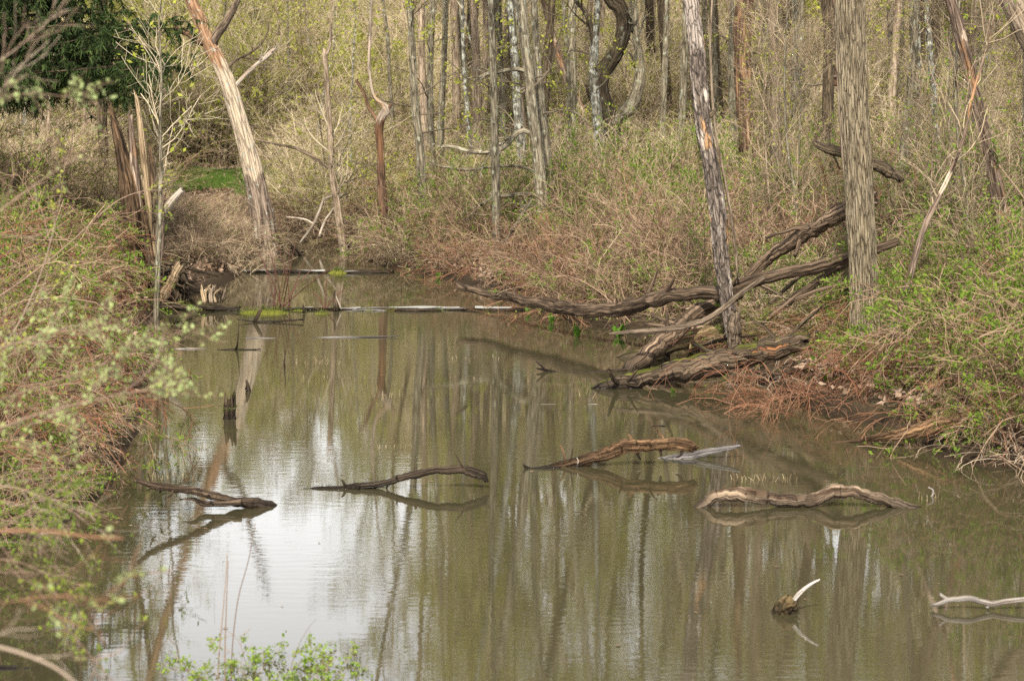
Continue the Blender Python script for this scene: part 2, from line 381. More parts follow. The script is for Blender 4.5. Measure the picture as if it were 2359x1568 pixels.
M['twig_dark'] = island('dark_branches', [(.05, .04, .026), (.12, .095, .065), (.19, .155, .11)])
M['twig_near'] = island('near_twigs', [(.14, .09, .06), (.25, .17, .12), (.36, .29, .22)])
M['leaf_yel'] = island('young_yellow_leaves', [(.22, .25, .03), (.40, .42, .06), (.32, .32, .07)], trans=.4, obj=.3)
M['leaf_grn'] = island('young_green_leaves', [(.085, .14, .016), (.14, .22, .026), (.20, .27, .036)], trans=.4, obj=.3)
M['leaf_fresh'] = island('fresh_leaves', [(.12, .2, .025), (.2, .3, .04), (.27, .34, .06)], trans=.4, obj=.1)
M['leaf_mix'] = island('spring_leaves', [(.08, .12, .02), (.16, .22, .035), (.26, .30, .05)], trans=.4, obj=.3)
M['leaf_pale'] = island('pale_buds', [(.26, .32, .12), (.40, .46, .20), (.36, .40, .13)], trans=.4, obj=.3)
M['spruce'] = island('spruce_needles', [(.016, .030, .008), (.03, .052, .013), (.06, .09, .02)], trans=.1, obj=.2)
M['cabbage'] = island('cabbage_leaf', [(.05, .11, .012), (.09, .18, .02), (.13, .22, .032)], rough=.45, trans=.35, obj=.3)
M['grass'] = island('bank_grass', [(.07, .15, .02), (.11, .22, .03), (.15, .27, .04), (.22, .22, .08)], trans=.3, obj=.1)
M['litter'] = island('leaf_litter', [(.09, .055, .033), (.2, .13, .085), (.30, .215, .15), (.15, .09, .055)], obj=.2)
M['reed'] = island('reed_stubble', [(.05, .035, .02), (.2, .15, .08), (.40, .32, .19)], obj=.2)
M['foam'] = island('pale_strip', [(.30, .30, .27), (.38, .37, .34), (.33, .31, .28)])

# ground
def ground_mat():
    m, t, bs, N, Lk = newmat('forest_floor')
    tcn = N('TexCoord'); ge = N('NewGeometry'); sz = N('SeparateXYZ'); Lk(ge.outputs['Position'], sz.inputs[0])
    n1 = N('TexNoise'); n1.inputs['Scale'].default_value = 14; n1.inputs['Detail'].default_value = 8; n1.inputs['Roughness'].default_value = .7; Lk(tcn.outputs['Object'], n1.inputs['Vector'])
    n2 = N('TexNoise'); n2.inputs['Scale'].default_value = .5; n2.inputs['Detail'].default_value = 4; Lk(tcn.outputs['Object'], n2.inputs['Vector'])
    r1 = ramp(N, [(.34, (.05, .033, .02)), (.5, (.17, .12, .078)), (.66, (.34, .26, .18))]); Lk(n1.outputs[0], r1.inputs[0])
    r2 = ramp(N, [(.35, (.06, .075, .02)), (.65, (.15, .155, .05))]); Lk(n1.outputs[0], r2.inputs[0])
    rm = ramp(N, [(.52, 0.), (.66, .6)]); Lk(n2.outputs[0], rm.inputs[0])
    c = mixc(N, Lk, rm.outputs[0], r1.outputs[0], r2.outputs[0])
    mr = N('MapRange'); mr.inputs[1].default_value = .04; mr.inputs[2].default_value = .30; Lk(sz.outputs[2], mr.inputs[0])
    c = mixc(N, Lk, mr.outputs[0], (.036, .025, .015), c)  # dark mud by the water, carried up the bank to stand for shaded hollows
    Lk(c, bs.inputs['Base Color']); bs.inputs['Roughness'].default_value = .95; bs.inputs['Specular IOR Level'].default_value = .1
    bp = N('Bump'); bp.inputs['Strength'].default_value = .8; bp.inputs['Distance'].default_value = .06; Lk(n1.outputs[0], bp.inputs['Height']); Lk(bp.outputs[0], bs.inputs['Normal'])
    return m
def water_mat():
    m, t, bs, N, Lk = newmat('pond_water')
    tcn = N('TexCoord')
    mp = N('Mapping'); mp.inputs['Scale'].default_value = (5., 16., 1); Lk(tcn.outputs['Object'], mp.inputs[0])
    n1 = N('TexNoise'); n1.inputs['Scale'].default_value = 1.; n1.inputs['Detail'].default_value = 3; Lk(mp.outputs[0], n1.inputs['Vector'])
    mp2 = N('Mapping'); mp2.inputs['Scale'].default_value = (.22, .3, 1); Lk(tcn.outputs['Object'], mp2.inputs[0])
    n2 = N('TexNoise'); n2.inputs['Scale'].default_value = 1.; n2.inputs['Detail'].default_value = 2; Lk(mp2.outputs[0], n2.inputs['Vector'])
    rm = ramp(N, [(.42, .2), (.62, 1.)]); Lk(n2.outputs[0], rm.inputs[0])
    mu = N('Math'); mu.operation = 'MULTIPLY'; Lk(n1.outputs[0], mu.inputs[0]); Lk(rm.outputs[0], mu.inputs[1])
    bp = N('Bump'); bp.inputs['Strength'].default_value = 1.; bp.inputs['Distance'].default_value = .0009; Lk(mu.outputs[0], bp.inputs['Height'])
    df = N('BsdfDiffuse'); df.inputs[0].default_value = (.045, .039, .02, 1)
    gl = N('BsdfGlossy'); gl.inputs[0].default_value = (.95, .95, .95, 1); gl.inputs['Roughness'].default_value = .02; Lk(bp.outputs[0], gl.inputs['Normal'])
    fr = N('Fresnel'); fr.inputs[0].default_value = 1.7; Lk(bp.outputs[0], fr.inputs['Normal'])
    ad = N('Math'); ad.operation = 'MULTIPLY_ADD'; ad.inputs[1].default_value = .88; ad.inputs[2].default_value = .06; ad.use_clamp = True; Lk(fr.outputs[0], ad.inputs[0])
    ms = N('MixShader'); Lk(ad.outputs[0], ms.inputs[0]); Lk(df.outputs[0], ms.inputs[1]); Lk(gl.outputs[0], ms.inputs[2])
    Lk(ms.outputs[0], t.nodes['Material Output'].inputs[0]); t.nodes.remove(bs)
    return m
M['ground'] = ground_mat(); M['water'] = water_mat()

# ------------------------------------------------------------------ ground, pond, far bank
POND = np.array([(0, 3.6), (-4.5, 5), (-3.6, 10), (-3.25, 12.2), (-2.95, 13.4), (-2.9, 14.4), (-3.15, 16.7), (-3.5, 19), (-3.95, 22), (-4.6, 25.7),
    (-4.2, 28), (-4.05, 30.2), (-4.5, 32), (-4.8, 35), (-4.1, 36.4), (-3.1, 36), (-2.7, 33.4), (-2.0, 31.2), (-1.45, 30.4), (-.82, 29), (-.35, 27.7), (.12, 26),
    (.65, 24.4), (1.25, 23.3), (1.85, 22), (2.4, 20.6), (2.42, 19), (2.75, 17.5), (3.1, 17.05), (3.45, 16.7), (3.3, 15.6), (3.55, 15.2), (3.9, 15), (5.5, 14), (6.5, 10), (6, 5)])
def shore(x, y):
    """signed distance to the waterline, positive on land"""
    x = np.asarray(x, float); y = np.asarray(y, float); s = x.shape; p = np.stack([x.ravel(), y.ravel()], 1)
    dm = np.full(len(p), 1e9); ins = np.zeros(len(p), bool); n = len(POND)
    for i in range(n):
        a, b = POND[i], POND[(i + 1) % n]; ab = b - a
        t = np.clip(((p - a) @ ab) / (ab @ ab), 0, 1); dm = np.minimum(dm, np.hypot(*(p - a - t[:, None] * ab).T))
        c = (a[1] > p[:, 1]) != (b[1] > p[:, 1])
        xi = a[0] + (p[:, 1] - a[1]) / (b[1] - a[1] + 1e-12) * ab[0]
        ins ^= c & (p[:, 0] < xi)
    return np.where(ins, -dm, dm).reshape(s)
def px_x(x, y): return 1179 + x / y * F
def sstep(a, b, x): t = np.clip((x - a) / (b - a), 0, 1); return t * t * (3 - 2 * t)
def gz(x, y):
    x = np.asarray(x, float); y = np.asarray(y, float)
    s = shore(x, y)
    land = .28 * (1 - np.exp(-np.maximum(s, 0) / .9)) + .018 * np.clip(s, 0, 25)
    nz = fbm(np.stack([x * .9, y * .9, x * 0], -1), 4) * .22 * sstep(0, 1.2, s)
    basin = -.7 * (1 - np.exp(np.minimum(s, 0) / .7)) - .02
    z = np.where(s > 0, land + nz, basin)
    bank = .30 * sstep(42.6, 45.2, y) * sstep(38, 44, y)
    z = z + bank
    p = px_x(x, np.maximum(y, 5)); opening = sstep(180, 300, p) * (1 - sstep(780, 960, p))
    hill = (17 - 4.5 * opening) * sstep(58, 128, y) + 7 * sstep(130, 240, y)
    return z + hill + sstep(60, 80, y) * fbm(np.stack([x * .06, y * .06, x * 0 + 4], -1), 3) * 3
def gz1(x, y): return float(gz(np.array([x]), np.array([y]))[0])
def _axis(segs):
    o = []
    for a, b, st in segs: o.append(np.arange(a, b, st))
    return np.concatenate(o)
xs = _axis([(-150, -40, 5), (-40, -12, 1.2), (-12, 12, .14), (12, 40, 1.2), (40, 151, 5)])
ys = _axis([(-30, 2, 2), (2, 9, .4), (9, 38, .14), (38, 50, .3), (50, 90, 1.2), (90, 281, 5)])
X, Y = np.meshgrid(xs, ys); Z = gz(X, Y)
nx, ny = len(xs), len(ys)
i = np.arange(ny - 1)[:, None] * nx + np.arange(nx - 1)[None, :]
mb = MB(); mb.add(np.stack([X, Y, Z], -1), np.stack([i, i + 1, i + nx + 1, i + nx], -1).reshape(-1, 4))
tag(mb.build('ground', M['ground']), kind='structure')
mb = MB()
wx = np.linspace(-9, 9, 10); wy = np.linspace(2.5, 38, 20); WX, WY = np.meshgrid(wx, wy)
i = np.arange(19)[:, None] * 10 + np.arange(9)[None, :]
mb.add(np.stack([WX, WY, WX * 0], -1), np.stack([i, i + 1, i + 11, i + 10], -1).reshape(-1, 4))
tag(mb.build('pond_water', M['water']), kind='structure')
# pale mown path along the top of the far bank
m_path, _t, _bs, _N, _L = newmat('path_gravel')
_n = _N('TexNoise'); _n.inputs['Scale'].default_value = 30; _n.inputs['Detail'].default_value = 5
_r = ramp(_N, [(.35, (.28, .24, .17)), (.65, (.46, .41, .3))]); _L(_n.outputs[0], _r.inputs[0]); _L(_r.outputs[0], _bs.inputs['Base Color']); _bs.inputs['Roughness'].default_value = .95
px_ = np.arange(-16, -1.5, .3); py_ = np.arange(46.0, 48.1, .3); PXg, PYg = np.meshgrid(px_, py_)
i = np.arange(len(py_) - 1)[:, None] * len(px_) + np.arange(len(px_) - 1)[None, :]
mb = MB(); mb.add(np.stack([PXg, PYg, gz(PXg, PYg) + .05], -1), np.stack([i, i + 1, i + len(px_) + 1, i + len(px_)], -1).reshape(-1, 4))
tag(mb.build('path', m_path), kind='structure')

# ------------------------------------------------------------------ scattering for what nobody could count
def scatter(name, label, sources, pts, rot, scl, idx, cat=None):
    sc = bpy.data.collections.new(name + '_source')
    for k, (nm, me) in enumerate(sources):
        o = bpy.data.objects.new('%s_source_%02d' % (name, k), me); sc.objects.link(o)
    me = bpy.data.meshes.new(name); me.vertices.add(len(pts)); me.vertices.foreach_set('co', np.asarray(pts, np.float32).ravel())
    a = me.attributes.new('rot', 'FLOAT_VECTOR', 'POINT'); a.data.foreach_set('vector', np.asarray(rot, np.float32).ravel())
    a = me.attributes.new('scl', 'FLOAT_VECTOR', 'POINT'); a.data.foreach_set('vector', np.asarray(scl, np.float32).ravel())
    a = me.attributes.new('pick', 'INT', 'POINT'); a.data.foreach_set('value', np.asarray(idx, np.int32))
    o = bpy.data.objects.new(name, me); C.objects.link(o); tag(o, label, None, None, 'stuff')
    g = bpy.data.node_groups.new(name, 'GeometryNodeTree')
    g.interface.new_socket('Geometry', in_out='INPUT', socket_type='NodeSocketGeometry'); g.interface.new_socket('Geometry', in_out='OUTPUT', socket_type='NodeSocketGeometry')
    gi = g.nodes.new('NodeGroupInput'); go = g.nodes.new('NodeGroupOutput'); ip = g.nodes.new('GeometryNodeInstanceOnPoints')
    ci = g.nodes.new('GeometryNodeCollectionInfo'); ci.inputs[0].default_value = sc; ci.inputs[1].default_value = True; ci.inputs[2].default_value = True
    def na(n, tp):
        x = g.nodes.new('GeometryNodeInputNamedAttribute'); x.data_type = tp; x.inputs[0].default_value = n; return x.outputs[0]
    ln = g.links.new
    ln(gi.outputs[0], ip.inputs['Points']); ln(ci.outputs[0], ip.inputs['Instance']); ip.inputs['Pick Instance'].default_value = True
    ln(na('pick', 'INT'), ip.inputs['Instance Index']); ln(na('rot', 'FLOAT_VECTOR'), ip.inputs['Rotation']); ln(na('scl', 'FLOAT_VECTOR'), ip.inputs['Scale'])
    ln(ip.outputs[0], go.inputs[0])
    md = o.modifiers.new('scatter', 'NODES'); md.node_group = g
    return o

# ------------------------------------------------------------------ shrub kinds
def shrub(n, h, spreadr, base_r, mats, kids=(5, 4), klen=(.35, .7), leaf=0, leafsize=.035, droop=.3, rad=.006, up=.05, upright=.6, per=2, wob=.1, rmin=.0016, ang=(.4, 1.0), k2len=(.12, .32)):
    """canes from a small foot, twigs on canes, finer twigs on those, leaves"""
    mb = MB()
    a = R.uniform(0, 2 * math.pi, n); rr = base_r * np.sqrt(R.uniform(0, 1, n))
    p0 = np.stack([rr * np.cos(a), rr * np.sin(a), np.full(n, -.08)], 1)
    a2 = a + R.normal(size=n) * .7; s = spreadr * R.uniform(.15, 1, n)
    d = np.stack([np.cos(a2) * s, np.sin(a2) * s, np.full(n, upright)], 1)
    Ls = h * R.uniform(.55, 1.15, n)
    P = march(p0, d, Ls, 8, up, wob, droop); r = rad * R.uniform(.6, 1.2, n)[:, None] * np.linspace(1, .35, 8)[None, :]
    tubes(mb, P, r, 3)
    P1, r1 = grow(P, r, kids[0], .15, .98, (klen[0] * h, klen[1] * h), ang, 6, up * .6, wob * 1.3, .6, rmin, .4, droop * .7)
    tubes(mb, P1, r1, 3)
    P2, r2 = grow(P1, r1, kids[1], .15, .98, (k2len[0] * h, k2len[1] * h), ang, 4, up * .4, wob * 1.3, .7, rmin * .8, .5)
    tubes(mb, P2, r2, 3)
    lm = None
    if leaf:
        lm = MB(); sub = P2[R.random(len(P2)) < .4] if len(P2) > 8 else P1
        pts = np.vstack([along(sub, int(leaf * .8), .05), along(P1[:max(2, len(P1) // 2)], int(leaf * .2))])
        leafquads(lm, pts, leafsize, 0, per, leafsize * .5)
    return mb, lm
def shrub_mesh(name, stem, leafm=None, **k):
    mb, lm = shrub(mats=None, **k)
    if lm is not None: mb.add(np.concatenate(lm.v), np.concatenate(lm.q), None, None, 1)
    return (name, mb.mesh(name, [M[stem]] + ([M[leafm]] if leafm else []), smooth=False))

FR = .275
def frustum(n, d0, d1, power=1., margin=1.5):
    d = d0 + (d1 - d0) * R.uniform(0, 1, n) ** power
    return R.uniform(-1, 1, n) * (FR * d + margin), d
def put(x, y, lift=0.):
    return np.stack([x, y, gz(x, y) + lift], 1)
def rots(n, tilt=.15): return np.stack([R.normal(size=n) * tilt, R.normal(size=n) * tilt, R.uniform(0, 6.283, n)], 1)

S_TALL = [shrub_mesh('tall_thicket_shrub', 'twig_tan', 'leaf_yel', n=16, h=3.6, spreadr=.5, base_r=.35, kids=(9, 4), klen=(.2, .5), k2len=(.07, .2), leaf=1000, leafsize=.048, rad=.016, droop=.15, upright=1.0, rmin=.0042),
          shrub_mesh('tall_thicket_shrub', 'twig_brown', 'leaf_mix', n=14, h=3.2, spreadr=.6, base_r=.4, kids=(9, 4), klen=(.2, .5), k2len=(.07, .2), leaf=700, leafsize=.048, rad=.015, droop=.2, upright=1.0, rmin=.0042),
          shrub_mesh('tall_thicket_shrub', 'twig_tan', 'leaf_yel', n=18, h=4.2, spreadr=.45, base_r=.3, kids=(9, 4), klen=(.2, .45), k2len=(.07, .18), leaf=520, leafsize=.048, rad=.017, droop=.12, upright=1.1, rmin=.0044),
          shrub_mesh('tall_thicket_shrub', 'twig_grey', 'leaf_yel', n=14, h=3.8, spreadr=.5, base_r=.35, kids=(9, 4), klen=(.2, .5), k2len=(.07, .18), leaf=1500, leafsize=.05, rad=.015, droop=.15, upright=1.0, rmin=.0032)]
S_LEAFY = [shrub_mesh('leafy_shrub', 'twig_brown', 'leaf_yel', n=16, h=2.8, spreadr=.6, base_r=.4, kids=(9, 6), klen=(.2, .45), k2len=(.08, .16), leaf=2200, leafsize=.07, rad=.013, droop=.15, upright=.9, rmin=.003)]
S_BRUSH = [shrub_mesh('brush', 'twig_brown', 'leaf_grn', n=15, h=1.25, spreadr=.8, base_r=.4, kids=(5, 3), klen=(.3, .7), k2len=(.14, .4), leaf=150, leafsize=.034, rad=.010, droop=.35, rmin=.0034, wob=.15),
           shrub_mesh('brush', 'twig_brown', None, n=17, h=1.1, spreadr=.9, base_r=.45, kids=(5, 3), klen=(.3, .75), k2len=(.16, .42), rad=.009, droop=.4, rmin=.0034, wob=.16),
           shrub_mesh('brush', 'twig_red', 'leaf_mix', n=15, h=1.2, spreadr=.9, base_r=.4, kids=(5, 3), klen=(.3, .7), k2len=(.16, .4), leaf=150, leafsize=.034, rad=.009, droop=.45, rmin=.0034, wob=.15),
           shrub_mesh('brush', 'twig_buff', 'leaf_grn', n=14, h=1.4, spreadr=.7, base_r=.35, kids=(5, 3), klen=(.3, .6), k2len=(.14, .36), leaf=900, leafsize=.038, rad=.010, droop=.3, rmin=.0032, wob=.14),
           shrub_mesh('brush', 'twig_buff', None, n=13, h=1.6, spreadr=.7, base_r=.35, kids=(5, 3), klen=(.3, .6), k2len=(.14, .4), rad=.011, droop=.3, rmin=.0036, wob=.16)]
S_BRAM = [shrub_mesh('bramble', 'twig_red', 'leaf_grn', n=15, h=1.8, spreadr=1.0, base_r=.35, kids=(4, 3), klen=(.2, .5), k2len=(.08, .24), leaf=130, leafsize=.034, rad=.0085, droop=.8, upright=.8, rmin=.003, wob=.09),
          shrub_mesh('bramble', 'twig_straw', None, n=20, h=1.5, spreadr=1.1, base_r=.4, kids=(4, 2), klen=(.2, .5), k2len=(.1, .25), rad=.008, droop=.85, upright=.7, rmin=.003, wob=.1),
          shrub_mesh('bramble', 'twig_red', None, n=17, h=1.6, spreadr=1.1, base_r=.4, kids=(4, 3), klen=(.2, .5), k2len=(.1, .25), rad=.008, droop=.85, upright=.7, rmin=.003, wob=.1),
          shrub_mesh('bramble', 'twig_brown', 'leaf_grn', n=14, h=1.7, spreadr=.9, base_r=.4, kids=(5, 3), klen=(.2, .5), k2len=(.1, .25), leaf=1100, leafsize=.034, rad=.0085, droop=.6, upright=.8, rmin=.003, wob=.11),
          shrub_mesh('bramble', 'twig_brown', 'leaf_mix', n=14, h=1.7, spreadr=.8, base_r=.4, kids=(5, 3), klen=(.2, .5), k2len=(.1, .25), leaf=700, leafsize=.034, rad=.0085, droop=.5, upright=.9, rmin=.003, wob=.12)]

def undergrowth(name, label, src, n, fx, hs=(.8, 1.2), tilt=.15, lift=0.):
    """fx() gives x, y, keep-mask, pick, height factor"""
    x, y, keep, pick, hf = fx(n)
    x, y, pick, hf = x[keep], y[keep], pick[keep], hf[keep]
    k = len(x); s = R.uniform(hs[0], hs[1], k)
    return scatter(name, label, src, put(x, y, lift), rots(k, tilt), np.stack([s * (.55 + .45 * hf), s * (.55 + .45 * hf), s * hf], 1), pick)

def f_under(n):
    x, y = frustum(n, 45.5, 78, 1.3, 3); p = px_x(x, y)
    keep = ~((p > 340) & (p < 640) & (y < 49)); return x, y, keep, R.choice([0, 1, 3, 4, 4], n), .8 + R.random(n) * .5
undergrowth('woodland_underbrush', 'low tan underbrush between the trunks of the far woods', S_BRUSH, 800, f_under, (.9, 1.4), .15)
def f_back(n):
    x, y = R.uniform(-13, -1.6, n), R.uniform(29.5, 41.5, n); s = shore(x, y); p = px_x(x, y); keep = (s > .15) & (p > 330)
    return x, y, keep, R.choice([1, 4, 4, 0, 4], n), (.26 + R.random(n) * .2 + .14 * ((p > 350) & (p < 570))) * np.where((y > 36) & (p < 640), .28, 1)
undergrowth('shore_brush', 'brown leafless brush on the swampy shore around the leaning dead tree', S_BRUSH, 700, f_back, (.8, 1.2), .2)
def open_sky(x, y): return sstep(255, 330, px_x(x, y)) * (1 - sstep(800, 900, px_x(x, y)))
def f_far(n):
    x, y = frustum(n, 47.5, 122, 1.2, 4)
    p = px_x(x, y); pick = R.choice(4, n, p=[.3, .22, .33, .15])
    left = (p < 620); pick = np.where(left & (R.random(n) < .45), 3, pick)
    return x, y, R.random(n) < 1, pick, .34 + .45 * sstep(52, 80, y) + R.random(n) * .45 + .2 * ((p > 330) & (p < 640))
undergrowth('woodland_thicket', 'tangle of bare beige twigs and tiny spring leaves filling the far woods', S_TALL, 2900, f_far, (.85, 1.25), .1)
def f_mid(n):
    x, y = frustum(n, 36, 48, 1., 3)
    s = shore(x, y); p = px_x(x, y); keep = (s > .5) & ~((p > 340) & (p < 610)); pick = R.choice(4, n, p=[.25, .35, .3, .1])
    hf = np.where((p > 330) & (p < 950), .28, .24) + R.random(n) * .16 + .28 * (p > 1800)
    return x, y, keep, pick, hf
undergrowth('mid_woods_thicket', 'brown and green waist-high thicket between the trunks behind the pond', S_TALL, 420, f_mid, (.8, 1.2), .12)
def f_leafy(n):
    x = R.uniform(-16, -3.4, n); y = R.uniform(49.2, 54, n)
    return x, y, R.random(n) < 1, np.zeros(n, int), .35 + R.random(n) * .8
undergrowth('leafing_bushes', 'yellow green leafing bushes behind the grassy bank', S_LEAFY, 110, f_leafy, (.8, 1.2), .1)
def f_right(n):
    x, y = frustum(n, 20.5, 38, 1., 1.5)
    s = shore(x, y); p = px_x(x, y); keep = (s > .2) & (x > -2.2) & ~((p > 1380) & (p < 1770) & (y < 22.6))
    g = vnoise(np.stack([x * .5, y * .5, x * 0], -1))
    pick = np.where(g > .5, R.choice([3, 0, 3, 0], n), R.choice([0, 1, 2, 1, 1], n))
    hf = .5 + .45 * sstep(.2, 2.5, s) + R.random(n) * .25
    hf = hf * (1 - .45 * sstep(1650, 1800, px_x(x, y)) * (y < 24))
    return x, y, keep, pick, hf
undergrowth('bank_brush', 'dense brown and reddish brush with green leaf patches along the right bank', S_BRUSH, 1150, f_right, (.8, 1.2), .15)
def f_rfront(n):
    x = R.uniform(2.2, 8, n); y = R.uniform(14.2, 21.5, n)
    s = shore(x, y); keep = (s > .05) & (x < .3 * y + 1)
    p = px_x(x, y)
    g = vnoise(np.stack([x * .8 + 9, y * .8, x * 0], -1))
    pick = np.where(p > 2030, np.where(g > .42, R.choice([3, 3, 0, 3, 4], n), R.choice([0, 2, 4, 3], n)), R.choice([0, 1, 2, 2, 4], n))
    pick = np.where((s < .5), np.where(p > 2150, R.choice([1, 1, 2], n), R.choice([1, 2, 2, 0], n)), pick); keep &= ~((p > 1880) & (p < 2270) & (y < 17.75)); hold = (p > 1840) & (p < 2260) & (y < 19.6) & ((y < 18.6) | (p < 2080))
    hf = .26 + .25 * sstep(.1, 1.2, s) + .45 * sstep(2030, 2300, p) * sstep(.2, 1.5, s)
    return x, y, keep, pick, hf * R.uniform(.8, 1.2, n) * np.where(hold, .5, 1)
undergrowth('bramble_thicket', 'red and straw coloured bramble canes arching over the right bank', S_BRAM, 300, f_rfront, (.8, 1.2), .2)
def f_left(n):
    x, y = R.uniform(-9.5, -2.6, n), R.uniform(11, 34, n)
    s = shore(x, y); p = px_x(x, y); keep = (s > .25) & (x > -.3 * y - 1.5) & ~((p > 345 - .95 * F / y) & (y < 27)) & ~((p > 335 - .75 * F / y) & (p < 620) & (y > 25))
    g = vnoise(np.stack([x * .7 + 3, y * .5, x * 0], -1)); pick = np.where(g > .5, R.choice([3, 3, 4, 0], n), R.choice([0, 2, 2, 3], n)); pick = np.where((y > 16) & (R.random(n) < .5), R.choice([2, 0, 3], n), pick)
    hf = .36 + .62 * sstep(.4, 2.4, s) * (1 - .3 * sstep(24, 30, y)) + R.random(n) * .15
    hf = hf * (1 - .4 * sstep(26, 29, y))
    return x, y, keep, pick, hf
undergrowth('left_bank_thicket', 'thicket of reddish stems and fresh green leaves on the left bank', S_BRAM, 520, f_left, (.85, 1.25), .15)

def f_ltall(n):
    x, y = R.uniform(-13, -4, n), R.uniform(18, 40, n); p = px_x(x, y); s = shore(x, y)
    keep = (s > 1.2) & (p < 250 - .45 * F / y) & (p > -260); return x, y, keep, np.zeros(n, int), (.42 + R.random(n) * .28) * np.where(y < 27, .75, 1)
undergrowth('left_bank_shrubs', 'taller bare brown shrubs with a few leaves behind the left bank thicket', [S_TALL[1], S_LEAFY[0]], 120, f_ltall, (.8, 1.15), .12)
# leaf litter and bank grass
def litter_src(n, size, mat, name):
    mb = MB(); a = R.uniform(0, 6.283, n); r = np.sqrt(R.random(n)) * .5
    leafquads(mb, np.stack([r * np.cos(a), r * np.sin(a), R.uniform(.0, .04, n)], 1), size, 0, 1, .01, .6)
    return (name, mb.mesh(name, [M[mat]], smooth=False))
x, y = frustum(5200, 15, 56, 1., 2); s = shore(x, y); k = (s > .6); x, y = x[k], y[k]
scatter('leaf_litter', 'brown fallen leaves covering the woodland floor', [litter_src(110, .07, 'litter', 'leaf_litter')], put(x, y), rots(len(x), .05), np.ones((len(x), 3)), np.zeros(len(x), int))
def grass_src(n, h, mat, name, rad=.45):
    mb = MB(); a = R.uniform(0, 6.283, n); r = np.sqrt(R.random(n)) * rad
    P = march(np.stack([r * np.cos(a), r * np.sin(a), np.zeros(n) - .02], 1), R.normal(size=(n, 3)) * .35 + np.array([0, 0, 1.]), h * R.uniform(.5, 1.2, n), 4, 0, .1, .4)
    tubes(mb, P, np.full((n, 4), .005) * np.linspace(1, .2, 4), 3)
    return (name, mb.mesh(name, [M[mat]], smooth=False))
x = R.uniform(-16, -2, 900); y = R.uniform(42.3, 46.2, 900); k = (vnoise(np.stack([x * .8, y * .8, x * 0], -1)) > sstep(44.2, 42.2, y) * .75)
x, y = x[k], y[k]
scatter('bank_grass', 'bright green grass on the far bank below the path', [grass_src(420, .17, 'grass', 'bank_grass')], put(x, y), rots(len(x), .03), np.ones((len(x), 3)), np.zeros(len(x), int))

# ------------------------------------------------------------------ trees
def path_px(pts, d):
    """pixel rows (x, y, width[, distance]) into points and radii"""
    o = []
    for p in pts:
        dd = p[3] if len(p) > 3 else d
        o.append(np.append(W(p[0], p[1], dd), PX(p[2], dd) / 2))
    return np.array(o)
def limb(pts, d, n=24): 
    q = resample(path_px(pts, d), n); return q[:, :3], q[:, 3]

def crown(root, P, rad, org, twig='twig_grey', leafm='leaf_yel', t=(.4, 1.), n1=12, l1=(1.2, 2.8), n2=6, l2=(.4, 1.1), n3=5, l3=(.15, .5), leaf=200, leafsize=.06, up=.12, ang=(.5, 1.1), rr=.4, rmax=.05, part='crown'):
    P = P[None]; rad = np.minimum(rad[None], rmax / rr)
    P1, r1 = grow(P, rad, n1, t[0], t[1], l1, ang, 9, up, .13, rr, .006, .25)
    P2, r2 = grow(P1, r1, n2, .2, .98, l2, (.4, 1.0), 6, .05, .14, .55, .0035, .35)
    P3, r3 = grow(P2, r2, n3, .2, .98, l3, (.4, 1.0), 4, .02, .15, .6, .0024, .5)
    mb = MB(); tubes(mb, P1, r1, 5); tubes(mb, P2, r2, 3); tubes(mb, P3, r3, 3)
    mb.build(part, M[twig], root, org)
    if leaf:
        lm = MB(); leafquads(lm, along(P3, leaf), leafsize, 0, 3, leafsize * .7); lv = lm.build('leaves', M[leafm], root, org); lv['kind'] = 'stuff'

